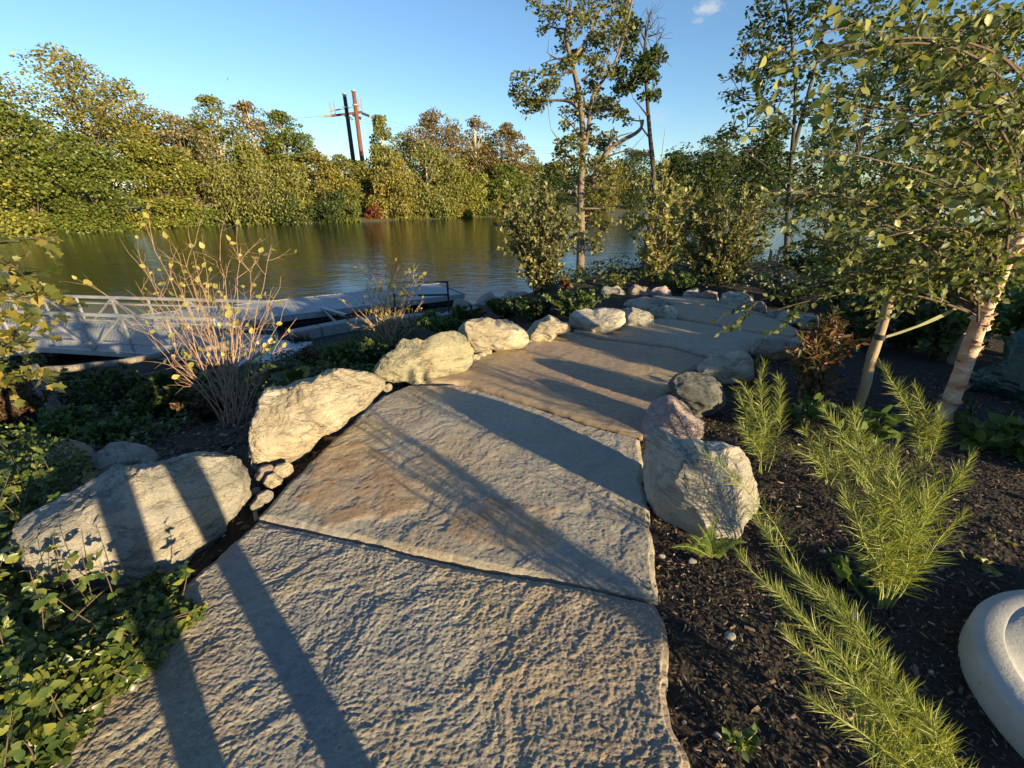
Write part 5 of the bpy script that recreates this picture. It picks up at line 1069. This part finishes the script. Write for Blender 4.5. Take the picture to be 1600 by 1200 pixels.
# leafy seedlings on the left: young tree with autumn leaves reaching in from the edge
rr = np.random.RandomState(31); v0 = at(-120, 640, 3.3); v0[2] = gz(v0[0], v0[1])
vine = thing('autumn_sapling', 'sapling with large yellowing lobed leaves at the left edge', 'sapling', v0)
t = MB(); top = at(-90, 300, 3.2); t.tube(curve(v0-up*.1, top, rr, .04, 10), np.linspace(.03, .012, 10), 8); t.build('trunk', M['bark'], vine, True)
branchy(vine, lambda T, r: v0+(top-v0)*np.clip((T[2]-v0[2]-.25)/(top[2]-v0[2]), .15, .95), [(88, 372, 3.1), (50, 440, 3.2), (80, 465, 3.3), (25, 420, 3.0), (70, 520, 3.2), (30, 490, 3.1), (40, 550, 3.2), (10, 530, 3.0), (5, 450, 3.3), (55, 585, 3.3), (15, 590, 3.2)], rr, 'lobed', .078, L['vine'], M['twig_dark'], 300, 8, 6, .008, (.08, .24), .25)

# sumac spilling over the lower left corner
rr = np.random.RandomState(41)
reg = np.array([(-60, 660), (40, 670), (110, 690), (150, 730), (110, 755), (60, 800), (45, 850), (60, 905), (120, 940), (200, 925), (245, 885), (262, 905), (290, 940), (318, 955), (285, 985), (250, 1010), (250, 1040), (190, 1075), (150, 1110), (120, 1160), (70, 1200), (40, 1260), (-120, 1260), (-120, 660)], float)
sm = thing('sumac_shrub', 'sprawling glossy green shrub covering the lower left corner', 'shrub', on(60, 1000, 0))
q = np.c_[rr.uniform(-110, 320, 16000), rr.uniform(650, 1255, 16000)]; q = q[inside(q, reg)]
dd = seg_dist(q, np.concatenate([reg, reg[:1]])); LP = []; LD = []; LN = []
for (x, y), e in zip(q[:4600], dd):
    h = rr.uniform(.0, .04+.0016*min(e, 110)); c_ = on(x, y+ (h*120 if False else 0), h); a = rr.uniform(0, 2*math.pi)
    nn = unit(np.array([.35, -.25, .9])+rr.normal(size=3)*.55); ax = unit(np.cross(nn, [math.cos(a), math.sin(a), .1]))
    bx_ = np.cross(nn, ax)
    for da in (-1.25, 0, 1.25):
        LP.append(c_+.006*rr.normal(size=3)); LD.append(ax*math.cos(da)+bx_*math.sin(da)); LN.append(nn+rr.normal(size=3)*.18)
spr = MB()
for (x, y) in q[5000:5090]:                                # taller sprigs standing out of the mat
    r0_ = on(x, y, .03); tip = r0_+np.array([rr.normal()*.08+.03, rr.normal()*.06, rr.uniform(.14, .34)]); Q = curve(r0_, tip, rr, .12, 7); spr.tube(Q, np.linspace(.003, .0012, 7), 4, False)
    for k in range(1, 7):
        a = rr.uniform(0, 6.28); nn = unit(np.array([.2, -.2, .8])+rr.normal(size=3)*.4); ax = unit(np.cross(nn, [math.cos(a), math.sin(a), .1])); bx_ = np.cross(nn, ax)
        for da in (-1.2, 0, 1.2): LP.append(Q[k]+ax*.012); LD.append(ax*math.cos(da)+bx_*math.sin(da)); LN.append(nn+rr.normal(size=3)*.2)
spr.build('twigs', M['twig_dark'], sm, True, 'stuff')
LP = np.array(LP); dist = np.linalg.norm(LP-EYE, axis=1)
foliage(sm, LP, LD, LN, .034*rr.uniform(.45, 1.3, len(LP)), 'ovate', L['sumac'], 300)
for k in range(12):
    a = (rr.uniform(-60, 60), rr.uniform(900, 1200)); b = [(300, 955), (250, 905), (245, 1035), (180, 1080), (150, 720), (60, 700), (120, 1140), (300, 960), (90, 760), (232, 870), (200, 1060), (30, 880)][k]
    t = MB(); t.tube(curve(on(*a, .06), on(*b, .10), rr, .08, 10), np.linspace(.005, .002, 10), 5); t.build('stem', M['twig_dark'], sm, True)

# ---------------------------------------------------------------- feathery plants in the mulch bed
def plume_plant(label, stems, seed, dens=1.0, nl=.078, group='feathery needle leaved plants in the mulch bed'):
    rr = np.random.RandomState(seed); roots = [on(*s[0], -.02) for s in stems]; base = np.mean(roots, axis=0); base[2] = -.03
    o = thing('feathery_plant', label, 'plant', base, group)
    for k, ((rx, ry), (tx, ty), lean) in enumerate(stems):
        a = roots[k]; r_ = ray(tx, ty); b = EYE+r_*((a[1]+lean)/r_[1]); n = 14; tt = np.linspace(0, 1, n)[:, None]
        P = a+(b-a)*tt; P[:, :2] -= (b-a)[:2]*(tt*(1-tt))*.55; P += np.c_[fbm(P*4+k, 2), fbm(P*4+k+7, 2), np.zeros(n)]*.09*tt
        Ls = np.linalg.norm(b-a); t = MB(); t.tube(P, np.linspace(.0032, .0013, n), 5); st = t.build('stem', M['stem_green'], o, True)
        m = int(360*Ls*dens); u = np.sort(rr.uniform(.12, 1, m)**.8)*(n-1.001); i = u.astype(int); p = P[i]+(P[i+1]-P[i])*(u-i)[:, None]; ax = unit(P[i+1]-P[i])
        an = np.arange(m)*2.4+rr.normal(size=m)*.7; v1 = unit(np.cross(ax, [.3, .2, 1])); v2 = np.cross(ax, v1); ra = np.cos(an)[:, None]*v1+np.sin(an)[:, None]*v2
        f = (u/(n-1))[:, None]; D = unit(ra*(1.0-.45*f**2)+ax*(.5+.9*f**3)+up*.15+rr.normal(size=(m, 3))*.22)
        S = nl*rr.uniform(.7, 1.25, m)*(1-.45*(f[:, 0])**4)*(.75+.5*np.minimum(1, 3*f[:, 0]))
        foliage(st, p, D, unit(np.cross(D, ra)+rr.normal(size=(m, 3))*.6), S, 'needle', L['amsonia'], pname='needle_leaves')
    return o
plume_plant('feathery upright plant closest to the pale boulders', [((1185, 740), (1192, 566), .05), ((1195, 735), (1215, 590), .0), ((1180, 735), (1150, 606), .02), ((1188, 738), (1170, 600), -.03), ((1200, 738), (1228, 640), .0), ((1190, 742), (1160, 660), -.05)], 51)
plume_plant('small feathery plant right of the one by the pale boulders', [((1290, 760), (1252, 668), .05), ((1292, 760), (1282, 690), 0), ((1296, 762), (1300, 700), .05), ((1294, 760), (1240, 700), 0)], 52, .8)
plume_plant('arching feathery plant in front of the wooden stake', [((1340, 760), (1284, 628), .1), ((1345, 760), (1322, 642), .1), ((1342, 762), (1300, 680), 0), ((1348, 765), (1372, 690), 0), ((1345, 760), (1340, 640), .05)], 53)
plume_plant('feathery plant leaning towards the stake beside the birch base', [((1440, 725), (1372, 566), .12), ((1445, 725), (1432, 606), .05), ((1442, 725), (1410, 610), .1), ((1448, 728), (1468, 650), 0), ((1446, 726), (1455, 640), .03)], 54)
plume_plant('largest feathery clump in the middle of the mulch bed', [((1378, 950), (1330, 700), .12), ((1380, 950), (1386, 690), .1), ((1384, 948), (1431, 702), .12), ((1376, 952), (1350, 740), .05), ((1390, 948), (1515, 712), .05), ((1392, 950), (1500, 815), .0), ((1380, 950), (1405, 720), .05), ((1372, 952), (1320, 770), .05), ((1386, 950), (1446, 728), .1), ((1374, 950), (1298, 690), .2), ((1384, 952), (1465, 770), 0)], 55, 1.0)
plume_plant('feathery stem leaning over the big whitish block', [((1250, 900), (1105, 706), .12)], 56, .7)
plume_plant('bright feathery plant leaning across the lower right foreground', [((1490, 1250), (1172, 805), .52), ((1470, 1250), (1148, 862), .42), ((1440, 1250), (1200, 915), .28), ((1500, 1260), (1255, 905), .35), ((1450, 1260), (1300, 1040), .1), ((1480, 1260), (1335, 1060), .12), ((1430, 1260), (1235, 985), .2), ((1510, 1260), (1300, 980), .25), ((1520, 1270), (1395, 1080), .12), ((1460, 1265), (1270, 1075), .1), ((1495, 1260), (1230, 880), .4)], 57, 1.35, .07)
# fern
rr = np.random.RandomState(61); fb = on(1112, 872, -.03); fern = thing('fern', 'small bright green fern at the foot of the whitish block', 'fern', fb)
for k, (x, y) in enumerate(((1048, 856), (1075, 835), (1090, 818), (1108, 822), (1122, 800), (1140, 845), (1166, 848), (1135, 868), (1085, 850), (1100, 838))):
    r_ = ray(x, y); b = EYE+r_*((fb[1]+(.02 if k % 2 else -.04))/r_[1]); n = 12; P = curve(fb, b, rr, .1, n)+up*(.03*np.sin(np.linspace(0, math.pi, n)))[:, None]
    t = MB(); t.tube(P, np.linspace(.0018, .0007, n), 4); fr = t.build('frond', M['stem_green'], fern, True)
    m = 34; u = np.linspace(.15, .98, m)*(n-1.001); i = u.astype(int); p = P[i]+(P[i+1]-P[i])*(u-i)[:, None]; ax = unit(P[i+1]-P[i]); sd = unit(np.cross(ax, unit(EYE-fb)))
    S = .026*(1-np.linspace(.15, .98, m)**1.6)+.004
    foliage(fr, np.concatenate([p, p]), np.concatenate([sd+ax*.4, -sd+ax*.4]), np.tile(unit(EYE-fb), (2*m, 1))+rr.normal(size=(2*m, 3))*.15, np.concatenate([S, S]), 'pinna', L['fern'], pname='leaflets')
# other bed plants
gb = 'leafy plants in the mulch bed'
bush('red_leaved_shrub', 'upright shrub with bronze and bright red leaves by the path', on(1262, 625, -.03), .80, .16, 20, 'lance', .07, 1500, L['redbush'], M['twig_dark'], 300, None, seed=71, lo=.15, twig=5, upright=.3)
for i, (bp, h, w, ls, nl, lf, nd, lb) in enumerate((((1255, 670), .26, .24, .075, 150, 'bed', 110, 'broad leaved green plant below the red leaved shrub'), ((1345, 715), .34, .2, .085, 130, 'bed', 100, 'pale lit leafy plant among the feathery stems'), ((1165, 590), .22, .14, .05, 160, 'bed', 100, 'small leafy plant behind the pale crest boulder'), ((1555, 700), .22, .32, .11, 120, 'bed', 110, 'dark broad leaved plant at the right edge of the bed'), ((1600, 720), .25, .25, .11, 90, 'bed', 80, 'broad leaved plant half outside the right edge'),
      ((1325, 900), .06, .12, .05, 50, 'bed', 45, 'flat seedling in the shade of the largest feathery clump'), ((1525, 888), .06, .06, .035, 26, 'sapling', 24, 'tiny bright weed above the concrete'), ((1555, 852), .05, .05, .03, 20, 'sapling', 18, 'tiny weed beyond the concrete at right'), ((1160, 1165), .05, .06, .03, 26, 'bed', 24, 'tiny weed near the bottom edge left of the plume'), ((1500, 632), .06, .05, .04, 14, 'bed', 12, 'small weed at the foot of the birch'), ((1012, 925), .035, .04, .016, 60, 'bed', 40, 'tiny creeping weed in the slab corner'))):
    b = on(*bp, -.03); bush('bed_plant', lb, b, h, w, 10, 'ovate', ls, nl, L[lf], M['stem_green'], nd, gb, 'plant', seed=80+i, lo=.35, twig=1, r0=.003)
# concrete seat end
cc = np.array([2.13, .74, -.05]); con = thing('concrete_seat', 'rounded pale concrete block at the lower right edge', 'concrete block', cc)
prof = [(.485, 0), (.50, .02), (.50, .115), (.496, .127), (.485, .133), (.425, .143), (.418, .139), (.40, .118), (.2, .105), (.0, .10)]; k = 72; V = []
for r_, z_ in prof:
    a = np.arange(k)*2*math.pi/k; V.append(np.c_[cc[0]+np.cos(a)*r_*1.12+.25*(np.cos(a) > 0)*np.cos(a), cc[1]+np.sin(a)*r_, np.full(k, cc[2]+z_)])
V = np.concatenate(V); F = []
for r_ in range(len(prof)-1):
    i = np.arange(k); F.append(np.stack([r_*k+i, r_*k+(i+1) % k, (r_+1)*k+(i+1) % k, (r_+1)*k+i], -1))
F = np.concatenate(F); part('rim', V, [F[:6*k]], M['concrete'], con); V2 = V.copy(); V2[7*k:, 2] += .03*np.clip((V2[7*k:, 1]-cc[1]-.05)*3, -.3, 1)
part('dished_top', V2, [F[6*k:]], M['concrete'], con)

# unseen shrubs added outside the right edge to shade the far path
for i, (x, y, h, w) in enumerate(((4.6, 1.9, .95, .5), (5.6, 1.2, 1.25, .6), (6.6, .5, 1.5, .7), (5.9, 2.2, 1.35, .6), (7.2, 1.6, 1.7, .8), (8.2, -.9, 2.0, .9), (4.9, .95, 1.05, .45), (5.7, .35, 1.3, .5), (6.5, -.3, 1.5, .55))):
    bush('unseen_shrub', ('unseen added shrub nearest the concrete block, beyond the right edge', 'second unseen shrub added beyond the right edge', 'third unseen shrub added beyond the right edge', 'fourth unseen shrub added beyond the right edge', 'fifth unseen shrub added beyond the right edge', 'tallest unseen shrub added beyond the right edge', 'sixth unseen shrub added beyond the right edge', 'seventh unseen shrub added beyond the right edge', 'eighth unseen shrub added beyond the right edge')[i], (x, y, -.07), h, w, 26, 'small', .12, 4200, L['bed'], M['twig_dark'], 0, 'unseen shrubs added to shade the far path', seed=120+i, lo=.05)

# person taking the picture, standing behind the camera: only the shadow shows
def person(loc, face):
    me = bpy.data.meshes.new('body'); J = {'pel': (0, 0, 1.04), 'sp': (0, 0, 1.15), 'ch': (0, .01, 1.35), 'nk': (0, .0, 1.50), 'hd': (0, .03, 1.60), 'ht': (0, .03, 1.74),
      'lh': (-.12, 0, .98), 'lk': (-.15, .01, .50), 'la': (-.155, -.01, .08), 'lt': (-.14, .16, .04), 'rh': (.12, 0, .98), 'rk': (.15, .01, .50), 'ra': (.155, -.01, .08), 'rt': (.14, .16, .04),
      'ls': (-.18, 0, 1.42), 'le': (-.24, .10, 1.18), 'lw': (-.10, .26, 1.36), 'lf': (-.05, .30, 1.42), 'rs': (.18, 0, 1.42), 're': (.24, .10, 1.18), 'rw': (.10, .26, 1.36), 'rf': (.05, .30, 1.42)}
    rad = dict(pel=.11, sp=.12, ch=.15, nk=.055, hd=.085, ht=.06, lh=.075, lk=.065, la=.05, lt=.035, rh=.075, rk=.065, ra=.05, rt=.035, ls=.06, le=.045, lw=.032, lf=.03, rs=.06, re=.045, rw=.032, rf=.03)
    ks = list(J); E = [('pel', 'sp'), ('sp', 'ch'), ('ch', 'nk'), ('nk', 'hd'), ('hd', 'ht'), ('pel', 'lh'), ('lh', 'lk'), ('lk', 'la'), ('la', 'lt'), ('pel', 'rh'), ('rh', 'rk'), ('rk', 'ra'), ('ra', 'rt'), ('ch', 'ls'), ('ls', 'le'), ('le', 'lw'), ('lw', 'lf'), ('ch', 'rs'), ('rs', 're'), ('re', 'rw'), ('rw', 'rf')]
    me.from_pydata([J[k] for k in ks], [(ks.index(a), ks.index(b)) for a, b in E], [])
    o = bpy.data.objects.new('person', me); COL.objects.link(o); o.modifiers.new('skin', 'SKIN'); sv = me.skin_vertices[0].data if me.skin_vertices else None
    if sv is None:
        me.skin_vertices.new() if hasattr(me.skin_vertices, 'new') else None; sv = me.skin_vertices[0].data
    for i, k in enumerate(ks): sv[i].radius = (rad[k], rad[k]); sv[i].use_root = (k == 'pel')
    sb_ = o.modifiers.new('sub', 'SUBSURF'); sb_.levels = 2; sb_.render_levels = 2
    me.materials.append(plain('dark_clothes', (.03, .035, .05), (.05, .055, .075), 9, .9, .1)); o.location = loc; o.rotation_euler = (0, 0, face)
    tag(o, 'person in dark clothes standing behind the camera, seen only by shadow', 'person'); return o
try: person((.29, -.26, .0), math.radians(40))
except Exception as ex: print('person failed', ex)

# gull far above the trees
gp = at(357, 125, 70.0); gull = thing('gull', 'tiny white gull flying above the left trees', 'bird', gp)
t = MB(); t.tube([gp+np.array([-.25, 0, 0]), gp, gp+np.array([.25, 0, .02])], [.03, .07, .02], 6); t.build('body', M['white'], gull, True)
for s_ in (-1, 1):
    V = [gp+np.array([.1, 0, .03]), gp+np.array([-.08, 0, .03]), gp+np.array([-.05, s_*.3, .16]), gp+np.array([.12, s_*.3, .16]), gp+np.array([-.12, s_*.65, .08]), gp+np.array([0, s_*.1, .0])]
    part('wing', V, [[[0, 1, 2, 3]], [[3, 2, 4]]], M['white'], gull)
